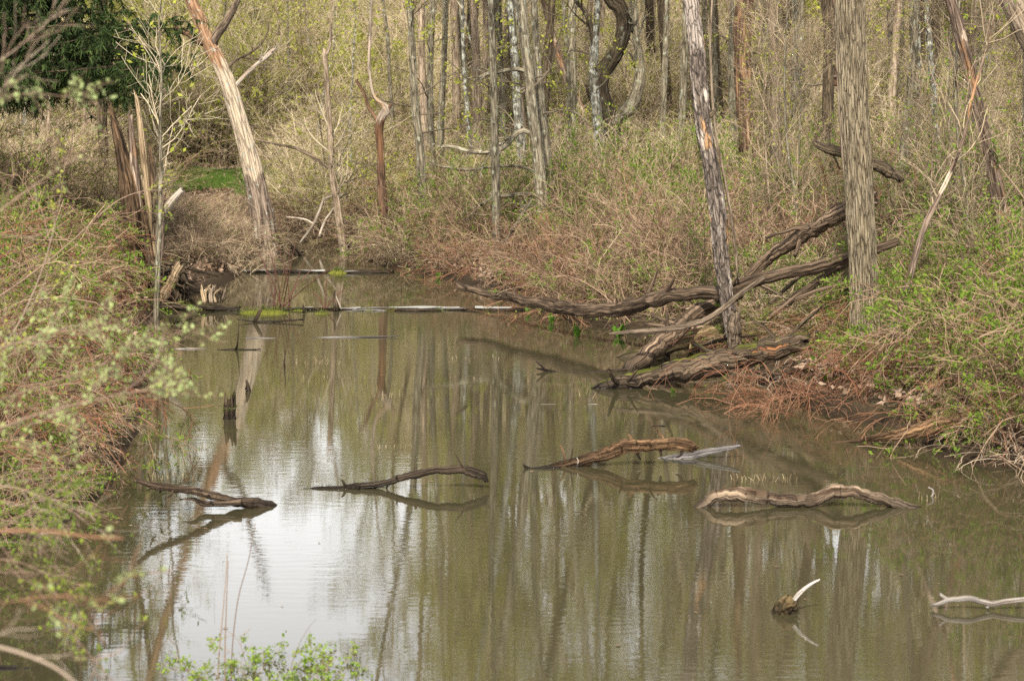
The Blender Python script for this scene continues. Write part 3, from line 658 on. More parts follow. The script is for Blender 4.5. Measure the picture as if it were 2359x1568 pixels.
def tree(name, label, cat, pts, d, mat, ext=5., sides=12, seed=1., lump=.1, ridge=0., rfreq=9, flare=.15, crown_kw=None, group=None, jag=0., nseg=40, limbs=(), foot=True, top_r=.25, lean=None, rlen=.42):
    """a trunk seen through pts, carried down into the ground and up ext metres above the frame; extra limbs are parts"""
    Q = path_px(pts, d)
    if foot:
        b = Q[0].copy(); dirn = Q[0, :3] - Q[1, :3]; dirn = dirn / max(1e-6, abs(dirn[2])); gzb = gz1(b[0], b[1])
        if b[2] > gzb - .1:
            b[:3] = b[:3] + dirn * (b[2] - gzb + .15); b[3] *= 1.03; b[1] = Q[0, 1]; Q = np.vstack([b, Q])
    if ext:
        e = Q[-1].copy(); dv = Q[-1, :3] - Q[-2, :3]; dv = dv / (np.linalg.norm(dv) + 1e-9)
        if lean is not None: dv = np.array(lean)
        nst = 4; rows = []
        for k in range(1, nst + 1):
            dv = dv + np.array([R.normal() * .06, R.normal() * .06, .10]); dv /= np.linalg.norm(dv)
            e = e.copy(); e[:3] += dv * ext / nst; e[3] = Q[-1, 3] * (1 - (1 - top_r) * k / nst); rows.append(e)
        Q = np.vstack([Q, rows])
    q = resample(Q, nseg); P, rad = q[:, :3], np.maximum(q[:, 3], .004)
    org = P[0].copy(); org[2] = max(gz1(org[0], org[1]), -.1)
    root = thing(name, label, cat, org, group)
    mb = MB(); tube(mb, P, rad, sides, lump, ridge, rfreq, seed, flare=flare, jag=jag, rlen=rlen)
    mb.build('trunk', M[mat], root, org)
    for lb in limbs:
        lp, lr = limb(lb['pts'], d, lb.get('n', 20)); m2 = MB(); tube(m2, lp, lr, lb.get('sides', 8), .1, lb.get('ridge', 0), 7, seed + 3 + len(lb['pts']), jag=lb.get('jag', 0))
        tw = lb.get('twigs')
        if tw:
            A, ra = grow(lp[None], lr[None], tw, .25, .98, (.25, .8), (.4, 1.), 6, .04, .15, .5, .003, .3)
            B, rb = grow(A, ra, 4, .2, .98, (.1, .35), (.4, 1.), 4, .02, .15, .6, .002, .5); tubes(m2, A, ra, 3); tubes(m2, B, rb, 3)
        m2.build(lb.get('name', 'limb'), M[lb.get('mat', mat)], root, org)
    if crown_kw is not None:
        crown(root, P, rad, org, **crown_kw)
        if crown_kw is CR or name == 'bare_tree':
            crown(root, P, rad, org, twig='twig_dark', leafm='leaf_yel', t=(.14, .5), n1=6, l1=(.7, 2.0), n2=4, l2=(.25, .7), n3=2, l3=(.1, .3), leaf=110, leafsize=.05, up=.03, ang=(1., 1.5), rr=.22)
    return root, P, rad, org

CR = dict(n1=16, t=(.46, 1.), l1=(.8, 2.4), n2=5, n3=4, leaf=420, leafsize=.07)
# the leaning dead tree beyond the beaver dam
lean_root, LP, LR, LO = tree('dead_tree', 'thick dead tree leaning left over the far water, bark peeling to pale wood', 'tree',
    [(617, 596, 62), (611, 560, 56), (600, 480, 55), (576, 370, 46), (551, 280, 41), (527, 200, 37), (504, 145, 34), (478, 92, 31), (458, 40, 30), (440, 0, 28)], 33.4, 'dead_lean',
    ext=5.5, sides=80, seed=2, ridge=.13, rlen=.2, rfreq=5, flare=.35, nseg=150, crown_kw=dict(t=(.62, 1.), n1=9, l1=(.8, 2.2), leaf=0, n2=4, n3=3),
    limbs=[dict(pts=[(488, 108, 26), (495, 85, 24), (512, 64, 21), (535, 25, 18), (546, 0, 16), (556, -70, 12), (590, -200, 6)], mat='limb_brown', twigs=8),
           dict(pts=[(476, 98, 20), (458, 96, 17), (436, 80, 15), (418, 72, 14), (407, 68, 13), (404, 52, 10), (402, 44, 5)], mat='red_snag', jag=.5),
           dict(pts=[(522, 215, 14), (524, 185, 17), (514, 160, 18), (499, 135, 18), (484, 104, 18)], mat='limb_brown'),  # dark band of the trunk's shaded underside, built as a second stem
           dict(pts=[(536, 205, 10), (560, 178, 10), (590, 150, 10), (612, 132, 12), (632, 114, 9)], mat='pale_dead', jag=.4, twigs=3),
           dict(pts=[(520, 160, 7), (545, 138, 6), (580, 120, 5), (610, 90, 4), (622, 50, 3)], mat='limb_brown', twigs=3)])
mb = MB()   # torn roots at its foot
for k in range(22):
    a = R.uniform(0, 6.283); p = LO + np.array([.3 * math.cos(a), .3 * math.sin(a), R.uniform(.1, .4)])
    P = march(p[None], np.array([[math.cos(a) * .8, math.sin(a) * .8, -.5]]), np.array([R.uniform(.4, .9)]), 8, 0, .25, .3)[0]
    tube(mb, P, np.linspace(.035, .008, 8), 6, .2, seed=k)
mb.build('roots', M['dark_bark'], lean_root, LO)

tree('dead_snag', 'thin red-brown dead snag with a crooked pale top beyond the dam', 'tree',
    [(885, 556, 22), (881, 470, 23), (878, 400, 19), (876, 330, 18), (873, 300, 20), (879, 270, 22), (890, 253, 20), (880, 240, 13), (866, 230, 10), (856, 205, 8), (850, 150, 7), (852, 80, 6), (856, 0, 5)], 33.0, 'red_snag',
    ext=2.5, sides=20, seed=5, ridge=.15, rfreq=4, nseg=90, crown_kw=dict(t=(.6, 1), n1=7, l1=(.3, .9), n2=3, n3=2, leaf=0, twig='twig_tan'),
    limbs=[dict(pts=[(874, 285, 11), (860, 265, 9), (848, 245, 9), (838, 215, 8), (826, 195, 7), (822, 188, 5)], jag=.5), dict(pts=[(890, 253, 14), (897, 246, 9), (904, 240, 4)])])
tree('bare_tree', 'slender pale bare tree with a broken forked top, right of the leaning dead tree', 'tree',
    [(789, 560, 20), (776, 470, 18), (766, 400, 16), (762, 340, 14), (757, 260, 13), (752, 180, 12), (747, 118, 11)], 34, 'tan_bark', ext=0, seed=7, jag=.5, crown_kw=dict(t=(.3, .9), n1=8, l1=(.5, 1.3), leaf=30, n2=4, n3=4),
    limbs=[dict(pts=[(752, 128, 8), (760, 100, 7), (762, 60, 5), (770, 0, 4)], twigs=6)])
tree('bare_tree', 'straight grey bare tree with tan foot, left one of the close pair beyond the dam', 'tree',
    [(979, 505, 27), (972, 420, 23), (966, 330, 21), (956, 250, 19), (951, 150, 18), (946, 60, 16), (941, 0, 15)], 34, 'grey_bark', ext=6, seed=8, ridge=.08, sides=20, crown_kw=CR)
tree('bare_tree', 'thinner grey bare tree, right one of the close pair beyond the dam', 'tree',
    [(1001, 455, 17), (995, 350, 17), (990, 250, 16), (991, 150, 15), (995, 50, 13), (996, 0, 12)], 37.5, 'grey_bark', ext=6, seed=9, crown_kw=CR)
tree('bare_tree', 'slim grey tree rooted at the water edge left of the curved log', 'tree',
    [(1150, 600, 20), (1144, 545, 21), (1142, 460, 21), (1140, 350, 20), (1138, 250, 18), (1135, 150, 17), (1132, 60, 15), (1130, 0, 13)], 29.8, 'grey_bark', ext=6, seed=10, ridge=.06, sides=16, crown_kw=dict(t=(.45, 1), n1=14, n2=5, n3=4, leaf=200, twig='twig_grey'),
    limbs=[dict(pts=[(1146, 560, 8), (1120, 500, 8), (1180, 560, 8)][:1] + [(1165, 552, 7), (1200, 500, 6), (1225, 460, 4)], twigs=5)])
tree('bare_tree', 'tall grey multi-branched tree sending a long curved limb to the left', 'tree',
    [(1252, 525, 34), (1246, 430, 31), (1236, 330, 27), (1224, 240, 25), (1218, 170, 24), (1208, 90, 24), (1200, 0, 24)], 31.5, 'grey_bark', ext=7, seed=11, ridge=.1, sides=24, nseg=70,
    crown_kw=dict(t=(.48, 1.), n1=18, n2=5, n3=4, leaf=500),
    limbs=[dict(pts=[(1240, 345, 15), (1225, 312, 14), (1205, 300, 13), (1185, 312, 13), (1165, 335, 13), (1135, 350, 12), (1090, 350, 10), (1040, 338, 8), (1005, 338, 5)], twigs=10),
           dict(pts=[(1247, 455, 12), (1220, 448, 11), (1180, 450, 10), (1140, 455, 9), (1110, 470, 8), (1085, 495, 6), (1050, 535, 4)], twigs=9),
           dict(pts=[(1215, 165, 11), (1185, 160, 10), (1150, 166, 10), (1120, 172, 9), (1090, 188, 5)], twigs=5),
           dict(pts=[(1242, 400, 8), (1200, 384, 7), (1140, 384, 6), (1080, 392, 6), (1030, 386, 5), (990, 378, 3)], twigs=7)])
tree('bare_tree', 'grey tree standing just right of the multi-branched one, slightly bowed', 'tree',
    [(1272, 500, 25), (1262, 400, 24), (1252, 300, 23), (1244, 220, 20), (1236, 130, 18), (1232, 50, 16), (1230, 0, 15)], 33, 'grey_bark', ext=6, seed=12, ridge=.08, sides=18, crown_kw=CR)
tree('bare_tree', 'dark grey tree left of the multi-branched one, lichen on its trunk', 'tree',
    [(1210, 445, 22), (1200, 340, 22), (1191, 240, 20), (1186, 150, 18), (1180, 60, 17), (1172, 0, 16)], 37, 'lichen_bark', ext=6, seed=13, crown_kw=CR)
tree('bare_tree', 'thin straight pole of a tree left of the lichen spotted trunk', 'tree',
    [(1320, 430, 11), (1313, 300, 10), (1308, 180, 10), (1301, 60, 9), (1296, 0, 8)], 38, 'grey_bark', ext=4, seed=14, crown_kw=dict(t=(.3, 1), n1=10, l1=(.4, 1.2), n2=4, n3=3, leaf=60))
tree('dead_snag', 'bleached broken trunk leaning left behind the thin pole', 'tree',
    [(1362, 350, 30), (1340, 270, 28), (1318, 215, 20), (1300, 170, 17), (1284, 120, 15), (1262, 45, 13), (1250, 0, 11)], 46, 'orange_dead', ext=2, seed=15, jag=.5, sides=14)
tree('lichen_tree', 'slender trunk blotched with white lichen beside the dark curved tree', 'tree',
    [(1388, 440, 27), (1382, 350, 25), (1376, 270, 24), (1366, 180, 21), (1369, 110, 19), (1374, 50, 15), (1376, 0, 13)], 37.5, 'lichen_bark', ext=5, seed=16, ridge=.06, sides=18, nseg=60, crown_kw=CR,
    limbs=[dict(pts=[(1369, 110, 14), (1360, 60, 13), (1345, 25, 11), (1325, 0, 9), (1300, -60, 6)], twigs=8, mat='s_bark'), dict(pts=[(1372, 245, 9), (1358, 225, 8), (1350, 195, 6)], mat='s_bark')])
tree('curved_tree', 'dark S-curved tree trunk with a right-hand limb bending upward', 'tree',
    [(1418, 400, 54), (1411, 330, 46), (1403, 270, 40), (1391, 225, 33), (1385, 190, 32), (1398, 155, 36), (1420, 120, 36), (1434, 80, 36), (1436, 45, 36), (1424, 12, 36), (1402, -15, 34)], 41, 's_bark', ext=7, seed=17, ridge=.14, rfreq=6, sides=36, nseg=110, lean=(-.2, 0, 1), crown_kw=dict(t=(.5, 1.), n1=16, leaf=120),
    limbs=[dict(pts=[(1412, 285, 30), (1428, 268, 32), (1450, 248, 34), (1466, 218, 30), (1473, 180, 26), (1472, 140, 22), (1465, 85, 17), (1462, 30, 15), (1455, -40, 12), (1440, -160, 8)], mat='grey_bark', ridge=.1, sides=16, n=40, twigs=12)])
tree('dead_snag', 'tall purple-grey snag with orange and white patches where bark is gone, behind the fallen logs', 'tree',
    [(1692, 815, 28), (1682, 740, 34), (1672, 670, 34), (1662, 600, 38), (1654, 500, 41), (1640, 400, 41), (1622, 300, 40), (1611, 200, 39), (1602, 100, 38), (1593, 30, 36), (1590, 0, 35)], 20.6, 'purple_snag',
    ext=3.5, sides=70, seed=19, ridge=.2, rfreq=4.5, nseg=260, flare=.08, top_r=.5, jag=.4, crown_kw=dict(t=(.72, 1.), n1=5, l1=(.4, 1.1), n2=3, n3=2, leaf=0),
    limbs=[dict(pts=[(1632, 268, 16), (1640, 260, 13), (1648, 254, 9)], mat='dark_bark', jag=.3, name='stub', n=8),
           dict(pts=[(1700, 640, 6), (1690, 540, 7), (1672, 430, 7), (1652, 330, 7), (1642, 250, 6), (1636, 120, 6), (1640, 0, 5), (1645, -120, 4)], mat='tan_bark', name='vine', n=30)])
tree('dead_snag', 'stout brown rotting snag with hanging bark strips behind the patchy snag', 'tree',
    [(1722, 420, 40), (1720, 330, 38), (1714, 220, 38), (1710, 120, 40), (1712, 60, 46), (1716, 0, 42)], 36, 'brown_snag', ext=4, seed=21, ridge=.22, rfreq=4, sides=30, nseg=70, jag=.5, crown_kw=dict(t=(.6, 1), n1=6, leaf=60))
tree('bare_tree', 'olive grey smooth trunk touching the left side of the brown rotting snag', 'tree',
    [(1700, 380, 26), (1692, 260, 26), (1688, 140, 25), (1692, 0, 23)], 39, 'grey_bark', ext=7, seed=22, crown_kw=CR)
big_root, BP, BR, BO = tree('big_tree', 'big furrowed tan trunk with a vine climbing its left side, on the right bank', 'tree',
    [(2000, 822, 92), (1996, 765, 76), (1991, 690, 67), (1986, 600, 63), (1982, 500, 67), (1977, 400, 67), (1970, 300, 66), (1965, 200, 67), (1962, 100, 69), (1958, 0, 70)], 19.4, 'furrowed',
    ext=9, sides=300, seed=23, lump=.06, ridge=.075, rfreq=12, nseg=420, flare=.3, rlen=.07, top_r=.35, crown_kw=dict(t=(.55, 1.), n1=26, l1=(1.5, 3.5), leaf=420, rmax=.07),
    limbs=[dict(pts=[(1985, 800, 18), (1972, 720, 20), (1966, 650, 17), (1966, 600, 15), (1957, 520, 13), (1949, 430, 11), (1940, 330, 10), (1934, 230, 10), (1929, 120, 10), (1926, 0, 10), (1930, -150, 8)], mat='tan_bark', name='vine', n=50, sides=8),
           dict(pts=[(1962, 600, 5), (1975, 520, 5), (1962, 470, 5), (2005, 400, 4), (1998, 330, 4)], mat='dark_bark', name='vine', n=30, sides=6),
           dict(pts=[(2030, 742, 12), (2020, 720, 22), (2010, 698, 24), (2002, 682, 18)], mat='orange_dead', name='burl', n=12, jag=.3)])
tree('leaning_sapling', 'mottled sapling leaning right beside the big furrowed trunk', 'tree',
    [(2040, 815, 13), (2062, 745, 15), (2090, 660, 16), (2113, 570, 15), (2132, 515, 14), (2150, 478, 13), (2185, 405, 10), (2218, 320, 8), (2240, 220, 6), (2275, 100, 4), (2300, 0, 3)], 18.6, 'orange_dead', ext=0, seed=24, flare=0, crown_kw=dict(t=(.45, 1.), n1=9, l1=(.3, .9), n2=4, n3=3, leaf=90, twig='twig_buff', leafm='leaf_grn', leafsize=.035))
tree('dead_snag', 'split reddish snag leaning left near the right edge, dark at its foot', 'tree',
    [(2316, 555, 34), (2300, 470, 36), (2286, 390, 34), (2270, 310, 30), (2248, 230, 27), (2226, 140, 30), (2205, 60, 30), (2190, 0, 28)], 24, 'orange_dead', ext=4, seed=25, ridge=.2, rfreq=4, sides=30, nseg=90, jag=.5, crown_kw=dict(t=(.6, 1.), n1=7, leaf=60))
tree('leaning_tree', 'thick pale trunk leaning out of the top right corner', 'tree',
    [(2560, 470, 75), (2450, 210, 66), (2382, 105, 60), (2345, 40, 54), (2312, -30, 48)], 21, 'tan_bark', ext=4, seed=26, ridge=.1, sides=24, nseg=60, crown_kw=dict(t=(.6, 1), n1=10, leaf=80))
tree('bare_tree', 'dark trunk with a reddish stem beside it, left of the big furrowed trunk', 'tree',
    [(1906, 330, 26), (1907, 200, 28), (1912, 100, 30), (1905, 0, 30)], 35, 'dark_bark', ext=7, seed=27, ridge=.1, sides=20, crown_kw=CR, limbs=[dict(pts=[(1922, 200, 12), (1921, 110, 12), (1919, 0, 12)], mat='red_snag', name='stem')])
tree('bare_tree', 'whitish thin trunk high on the right between the big trunk and the split snag', 'tree',
    [(2160, 330, 16), (2148, 200, 14), (2140, 100, 14), (2134, 0, 13)], 33, 'lichen_bark', ext=6, seed=28, crown_kw=CR)

# left bank: thin pole, rotten stump with splinters
tree('thin_pole_tree', 'thin straight grey pole tree at the left waterline in front of the rotten stump', 'tree',
    [(361, 770, 13), (360, 700, 13), (363, 620, 14), (366, 540, 13), (369, 450, 10), (371, 370, 9), (368, 300, 7), (372, 180, 5), (366, 60, 4), (372, 0, 3)], 23.6, 'grey_bark', ext=1.5, seed=31, flare=0, crown_kw=dict(t=(.3, 1.), n1=12, l1=(.4, 1.1), n2=4, n3=3, leaf=50))
st_root, SPp, SRr, SO = tree('rotten_stump', 'tall rotten double stump with a pale splintered stem on the left bank', 'stump',
    [(345, 700, 84), (338, 640, 66), (326, 570, 62), (308, 500, 56), (294, 420, 42), (280, 350, 30), (266, 290, 20), (258, 262, 10)], 26.4, 'rot_stump', ext=0, seed=32, ridge=.28, rfreq=4, sides=40, nseg=90, flare=.4, jag=.6,
    limbs=[dict(pts=[(362, 640, 30), (358, 560, 30), (350, 500, 27), (340, 430, 22), (332, 360, 20), (324, 290, 17), (316, 235, 11), (313, 222, 5)], mat='splinter', jag=.6, n=40, ridge=.2, name='splintered_stem', sides=12),
           dict(pts=[(322, 480, 26), (312, 400, 22), (305, 330, 18), (300, 270, 12)], mat='orange_dead', jag=.6, n=24, ridge=.2, name='stem'),
           dict(pts=[(374, 492, 16), (388, 474, 19), (404, 454, 18), (419, 438, 14)], mat='pale_dead', jag=.3, n=14, name='broken_limb')])
for k in range(8):
    x0 = R.uniform(285, 372); y0 = R.uniform(540, 690); h = R.uniform(70, 240); w_ = R.uniform(7, 18); dx = (x0 - 340) * .35 + R.normal() * 10 - h * .1
    lp, lr = limb([(x0, y0, w_ * .8), (x0 + dx * .5, y0 - h * .5, w_), (x0 + dx, y0 - h, w_ * .35)], 26.25 + R.normal() * .12, 16)
    mb = MB(); tube(mb, lp, lr, 8, .3, .25, 3, k, jag=1.); mb.build('bark_shard', M[['rot_stump', 'orange_dead', 'dark_bark', 'rot_stump'][k % 4]], st_root, SO)
mb = MB()
for k in range(60):
    p = W(R.uniform(345, 430), R.uniform(600, 660), 26.2); dr = np.array([[R.normal() * .5 + .35, R.normal() * .3 - .2, -.7]])
    P = march(p[None], dr, np.array([R.uniform(.3, .8)]), 8, 0, .25)[0]; tube(mb, P, np.linspace(R.uniform(.015, .045), .006, 8), 6, .25, seed=k + 50)
mb.build('roots', M['dark_bark'], st_root, SO)

def log(name, label, pts, d, mat, cat='log', sides=14, lump=.12, ridge=.1, rfreq=4, seed=1., n=60, jag=.35, limbs=(), ends=True, group=None, stubs=0, wob=1.):
    """a fallen stem: knotty crooked outline, split grain, broken stubs along it"""
    Q = path_px(pts, d); big = PX(max(p[2] for p in pts), Q[0, 1]) > .05
    if big: n, sides, ridge, lump, rfreq = int(n * 2), int(sides * 1.8), ridge * .75, lump * 1.8, rfreq * 1.8
    q = resample(Q, n); P, rad = q[:, :3], q[:, 3]
    l = np.linspace(0, n * .09, n); z0 = np.zeros(n)
    wig = np.stack([fbm(np.stack([l * .8 + 50 * k, z0 + seed, z0], -1), 4) for k in range(3)], -1)
    kn = np.stack([np.abs(fbm(np.stack([l * 1.7 + 31 * k, z0 + 3 * seed, z0 + 9], -1), 2)) for k in range(3)], -1); wig = wig + 1.5 * (kn - kn.mean(0))
    P = P + wob * wig * rad[:, None] * np.array([.5, .5, .65]); rad = rad * (1.06 + .42 * fbm(np.stack([l * 1.1, z0 + 7 * seed, z0], -1), 4))
    org = P[n // 2].copy(); root = thing(name, label, cat, org, group)
    mb = MB(); tube(mb, P, rad, sides, lump, ridge, rfreq, seed, jag=jag, rlen=.55); mb.build('stem', M[mat], root, org)
    for lb in limbs:
        lp, lr = limb(lb['pts'], d, lb.get('n', 10)); m2 = MB(); tube(m2, lp, lr, 8, .25, .1, 4, seed + 5, jag=lb.get('jag', .4)); m2.build(lb.get('name', 'branch'), M[lb.get('mat', mat)], root, org)
    for k in range(stubs):
        i_ = int(R.uniform(.08, .92) * n); t_ = unit((P[min(i_ + 1, n - 1)] - P[i_ - 1])[None])[0]
        u_ = unit(np.cross(t_, R.normal(size=3) + np.array([0, 0, .6]))[None])[0]; u_[2] = abs(u_[2]) * (1 if R.random() < .7 else -.6)
        L_ = rad[i_] * R.uniform(1.6, 4.5); B = march(P[i_][None], (u_ + t_ * R.uniform(-.9, .9))[None], np.array([L_ + rad[i_]]), 7, 0, .18)[0]
        m2 = MB(); tube(m2, B, rad[i_] * R.uniform(.16, .34) * np.linspace(1.3, .6, 7), 7, .3, .1, 3, seed + k, jag=.8); m2.build('stub', M[mat], root, org)
    return root, P, rad, org
def wd(y): return F * HC / (y - HOR)       # distance of the water showing at row y

log('broken_slab', 'pale broken slab of trunk propped against the rotten stump', [(372, 694, 20), (385, 668, 23), (400, 640, 22), (416, 613, 20)], 25.6, 'splinter', cat='broken trunk', n=24, seed=41, ridge=.2)
# yellow splintered stump end
o = thing('splintered_stump', 'yellow splintered stump end sticking up beside the mossy log', 'stump', W(478, 690, 26.0))
for k in range(13):
    x0 = R.uniform(455, 500); hgt = R.uniform(8, 42); mb = MB()
    lp, lr = limb([(x0, 697, 13), (x0 + R.normal() * 4, 697 - hgt * .6, 11), (x0 + R.normal() * 9, 697 - hgt, 3)], 26.0 + R.normal() * .08, 8)
    tube(mb, lp, lr, 5, .3, seed=k, jag=.4); mb.build('splinter', M['splinter' if k % 3 else 'tan_bark'], o, np.array(o.location))
for k in range(9):
    mb = MB(); x0 = R.uniform(470, 512); lp, lr = limb([(x0, 698, 5), (x0 + R.uniform(-5, 14), 690, 5), (x0 + R.uniform(-5, 20), 690 - R.uniform(5, 38), 2)], 26.0, 7)
    tube(mb, lp, lr, 5, .2, seed=k); mb.build('broken_root', M['tan_bark' if k % 2 else 'dark_bark'], o, np.array(o.location))

# ------------------------------------------------------------------ fallen logs on the right
log('fallen_log', 'long curved barkless log reaching left over the water from the big trunk',
    [(1052, 652, 8, 25.2), (1064, 664, 15, 25.1), (1085, 666, 17, 25), (1130, 677, 19, 24.6), (1185, 686, 22, 24), (1250, 702, 26, 23.4), (1330, 712, 30, 22.7), (1400, 714, 33, 22.2), (1460, 703, 34, 21.8), (1530, 686, 33, 21.4), (1600, 679, 31, 21.1), (1665, 672, 31, 20.8), (1710, 655, 29, 20.7), (1790, 634, 29, 20.5), (1880, 614, 28, 20.3), (1965, 590, 24, 20.2), (2060, 560, 18, 20.2)], 22, 'log', n=150, sides=22, stubs=6, seed=51, ridge=.18, rfreq=3,
    limbs=[dict(pts=[(1075, 664, 9), (1062, 654, 7), (1050, 646, 4)]), dict(pts=[(1185, 680, 9), (1184, 672, 7), (1186, 665, 4)]), dict(pts=[(1540, 676, 8), (1500, 684, 7), (1478, 684, 4)], mat='pale_dead')])
log('fallen_log', 'dark bark-covered log rising steeply right to the big trunk, uppermost of the fallen logs',
    [(1720, 640, 20, 21.4), (1755, 608, 26, 21.4), (1800, 572, 31, 21.3), (1850, 541, 34, 21.2), (1900, 514, 36, 21), (1950, 486, 38, 20.8), (2010, 455, 36, 20.7)], 21, 'log', n=70, sides=20, stubs=5, seed=52, ridge=.2, rfreq=3)
log('fallen_log', 'tan log slanting down into the water between the long curved log and the mossy log',
    [(1445, 862, 38, 20.3), (1468, 840, 40, 20.4), (1505, 808, 42, 20.6), (1560, 757, 40, 20.9), (1620, 712, 36, 21.2), (1690, 678, 32, 21.5)], 20.5, 'log', n=60, sides=18, stubs=4, seed=53, ridge=.15, rfreq=3)
log('fallen_log', 'yellowish peeled log lying low on the water behind the slanting tan log',
    [(1418, 826, 8, 21.2), (1440, 824, 22, 21.2), (1500, 810, 28, 21.2), (1580, 788, 30, 21.2), (1650, 760, 32, 21.2), (1706, 735, 36, 21.2)], 21.2, 'log_yellow', n=60, sides=18, stubs=4, seed=54, ridge=.15, rfreq=3, jag=.5)
log('fallen_branch', 'thin bare grey branch crossing in front of the slanting tan log',
    [(1402, 768, 5), (1430, 766, 9), (1500, 762, 13), (1560, 754, 14), (1620, 738, 15), (1660, 714, 14), (1700, 680, 12), (1760, 640, 10)], 20.2, 'limb_brown', cat='branch', n=50, sides=10, seed=55)
log('mossy_log', 'thick dark log with yellow moss and orange rot, left end in water',
    [(1362, 898, 8, 19.05), (1385, 892, 26, 19.1), (1440, 882, 36, 19.1), (1530, 863, 46, 19.1), (1620, 840, 50, 19.1), (1700, 824, 48, 19.1), (1770, 806, 44, 19.1), (1850, 785, 38, 19.1)], 19.1, 'log_moss', n=110, sides=30, stubs=6, seed=56, ridge=.14, rfreq=4, lump=.14)
log('fallen_branch', 'leafless brown branch under the uppermost log leaning against the big trunk', [(1755, 745, 8), (1790, 715, 14), (1850, 672, 17), (1910, 630, 16), (1970, 595, 14)], 20.4, 'log', cat='branch', n=40, sides=10, seed=57)
log('broken_post', 'short grey broken post standing among the brambles behind the mossy log', [(1692, 815, 30), (1690, 770, 33), (1692, 738, 30), (1694, 724, 20)], 20.2, 'limb_brown', cat='post', n=24, seed=58, ridge=.2)
log('broken_log', 'dark charred-looking log pointing down right behind the big furrowed trunk', [(1872, 326, 6), (1885, 335, 18), (1920, 346, 24), (1950, 356, 26), (2010, 378, 28), (2040, 390, 30), (2070, 412, 14)], 23.5, 'dark_bark', n=50, sides=14, stubs=3, seed=59, ridge=.25, jag=.5)
for k, (x0, y0, x1, y1, w_, d_, lb_) in enumerate([(1770, 700, 1935, 560, 9, 20.6, 'thin dark branch lying between the two upper logs'), (1690, 640, 1830, 700, 8, 20.9, 'short dark branch dropping across the long curved log'), (1830, 690, 1960, 650, 10, 20.0, 'grey branch resting low beside the big furrowed trunk'),
        (1600, 800, 1760, 770, 9, 20.5, 'thin broken branch lying over the yellowish peeled log'), (1560, 835, 1705, 842, 7, 20.2, 'stick floating between the slanting log and the mossy log'), (1640, 690, 1560, 620, 6, 21.6, 'thin dead branch sticking up behind the long curved log'), (1800, 790, 1900, 700, 9, 19.7, 'dark branch rising from the bramble mound to the big trunk')]):
    log('dead_branch', lb_, [(x0, y0, w_), (x0 * .6 + x1 * .4 + 6, y0 * .6 + y1 * .4 - 7, w_ * .9), (x1, y1, w_ * .4)], d_, ['dark_bark', 'limb_brown', 'log'][k % 3], cat='branch', n=26, sides=8, seed=120 + k, stubs=4)
d0 = wd(857)
log('sunken_branch', 'dark forked twig rising from the water at the tip of a sunken grey stem', [(1445, 851, 5), (1400, 854, 7), (1350, 857, 6), (1310, 858, 7), (1286, 861, 9)], d0, 'log', cat='branch', n=40, sides=8, seed=60,
    limbs=[dict(pts=[(1290, 862, 11), (1270, 856, 9), (1252, 851, 7), (1238, 849, 4)], mat='log_dark'), dict(pts=[(1256, 852, 7), (1248, 843, 6), (1236, 833, 4)], mat='log_dark')])
log('floating_stick', 'straight pale stick floating level below the mossy log', [(1214, 934, 3), (1260, 933, 5), (1320, 934, 5), (1376, 932, 3)], wd(934), 'stick_white', cat='stick', n=30, sides=6, seed=61)
d0 = wd(1080)
log('floating_log', 'brown weathered log arching out of the water in the middle with ragged underside',
    [(1225, 1085, 10), (1270, 1076, 16), (1330, 1063, 22), (1390, 1044, 29), (1440, 1028, 31), (1500, 1024, 27), (1560, 1022, 28), (1585, 1026, 27), (1598, 1033, 22)], d0, 'log_brown', n=90, sides=22, stubs=5, seed=62, ridge=.22, rfreq=3, lump=.2,
    limbs=[dict(pts=[(1456, 1022, 14), (1454, 1010, 12), (1449, 1003, 8)]), dict(pts=[(1466, 1038, 9), (1470, 1050, 6), (1474, 1056, 3)], mat='log_dark'), dict(pts=[(1520, 1034, 9), (1522, 1046, 6)], mat='log_dark', n=6), dict(pts=[(1572, 1030, 12), (1568, 1046, 7), (1560, 1052, 3)], mat='log_dark')])
log('floating_stick', 'dark thin stem half sunk between the arched dark log and the brown log', [(1120, 1094, 3), (1160, 1088, 5), (1205, 1083, 8), (1240, 1080, 10), (1290, 1078, 9)], wd(1086), 'log_dark', cat='stick', n=30, sides=7, seed=63,
    limbs=[dict(pts=[(1222, 1082, 11), (1213, 1076, 9), (1206, 1071, 5)]), dict(pts=[(1330, 1068, 3), (1331, 1060, 3), (1328, 1054, 2)], n=6, mat='pale_dead')])
log('floating_log', 'smooth silver-grey log lying flat on the water right of the brown arching log', [(1462, 1075, 5), (1490, 1068, 13), (1560, 1056, 19), (1630, 1041, 15), (1690, 1029, 9), (1702, 1026, 5)], wd(1062), 'log_grey', n=50, sides=12, seed=64,
    limbs=[dict(pts=[(1680, 1030, 5), (1695, 1024, 4), (1699, 1016, 2)], n=6)])
log('bank_log', 'rusty red-brown log sliding from the right bank into the water', [(1860, 1024, 4, 16.2), (1960, 1015, 9, 16.2), (2020, 1008, 16, 16.1), (2070, 1000, 26, 16.0), (2120, 989, 33, 15.95), (2180, 974, 36, 15.9), (2240, 958, 34, 15.9)], 16.5, 'log_brown', n=70, sides=20, stubs=3, seed=65, ridge=.25, rfreq=3)
log('sunken_branch', 'long thin stem just breaking the surface between the silver-grey log and the rusty bank log', [(1705, 1025, 4, wd(1025)), (1780, 1023, 6, wd(1023)), (1860, 1021, 6, wd(1021)), (1940, 1016, 8, wd(1017)), (2000, 1011, 10, wd(1013))], 16, 'log_dark', cat='branch', n=40, sides=7, seed=75, stubs=3)
d0 = wd(1134)
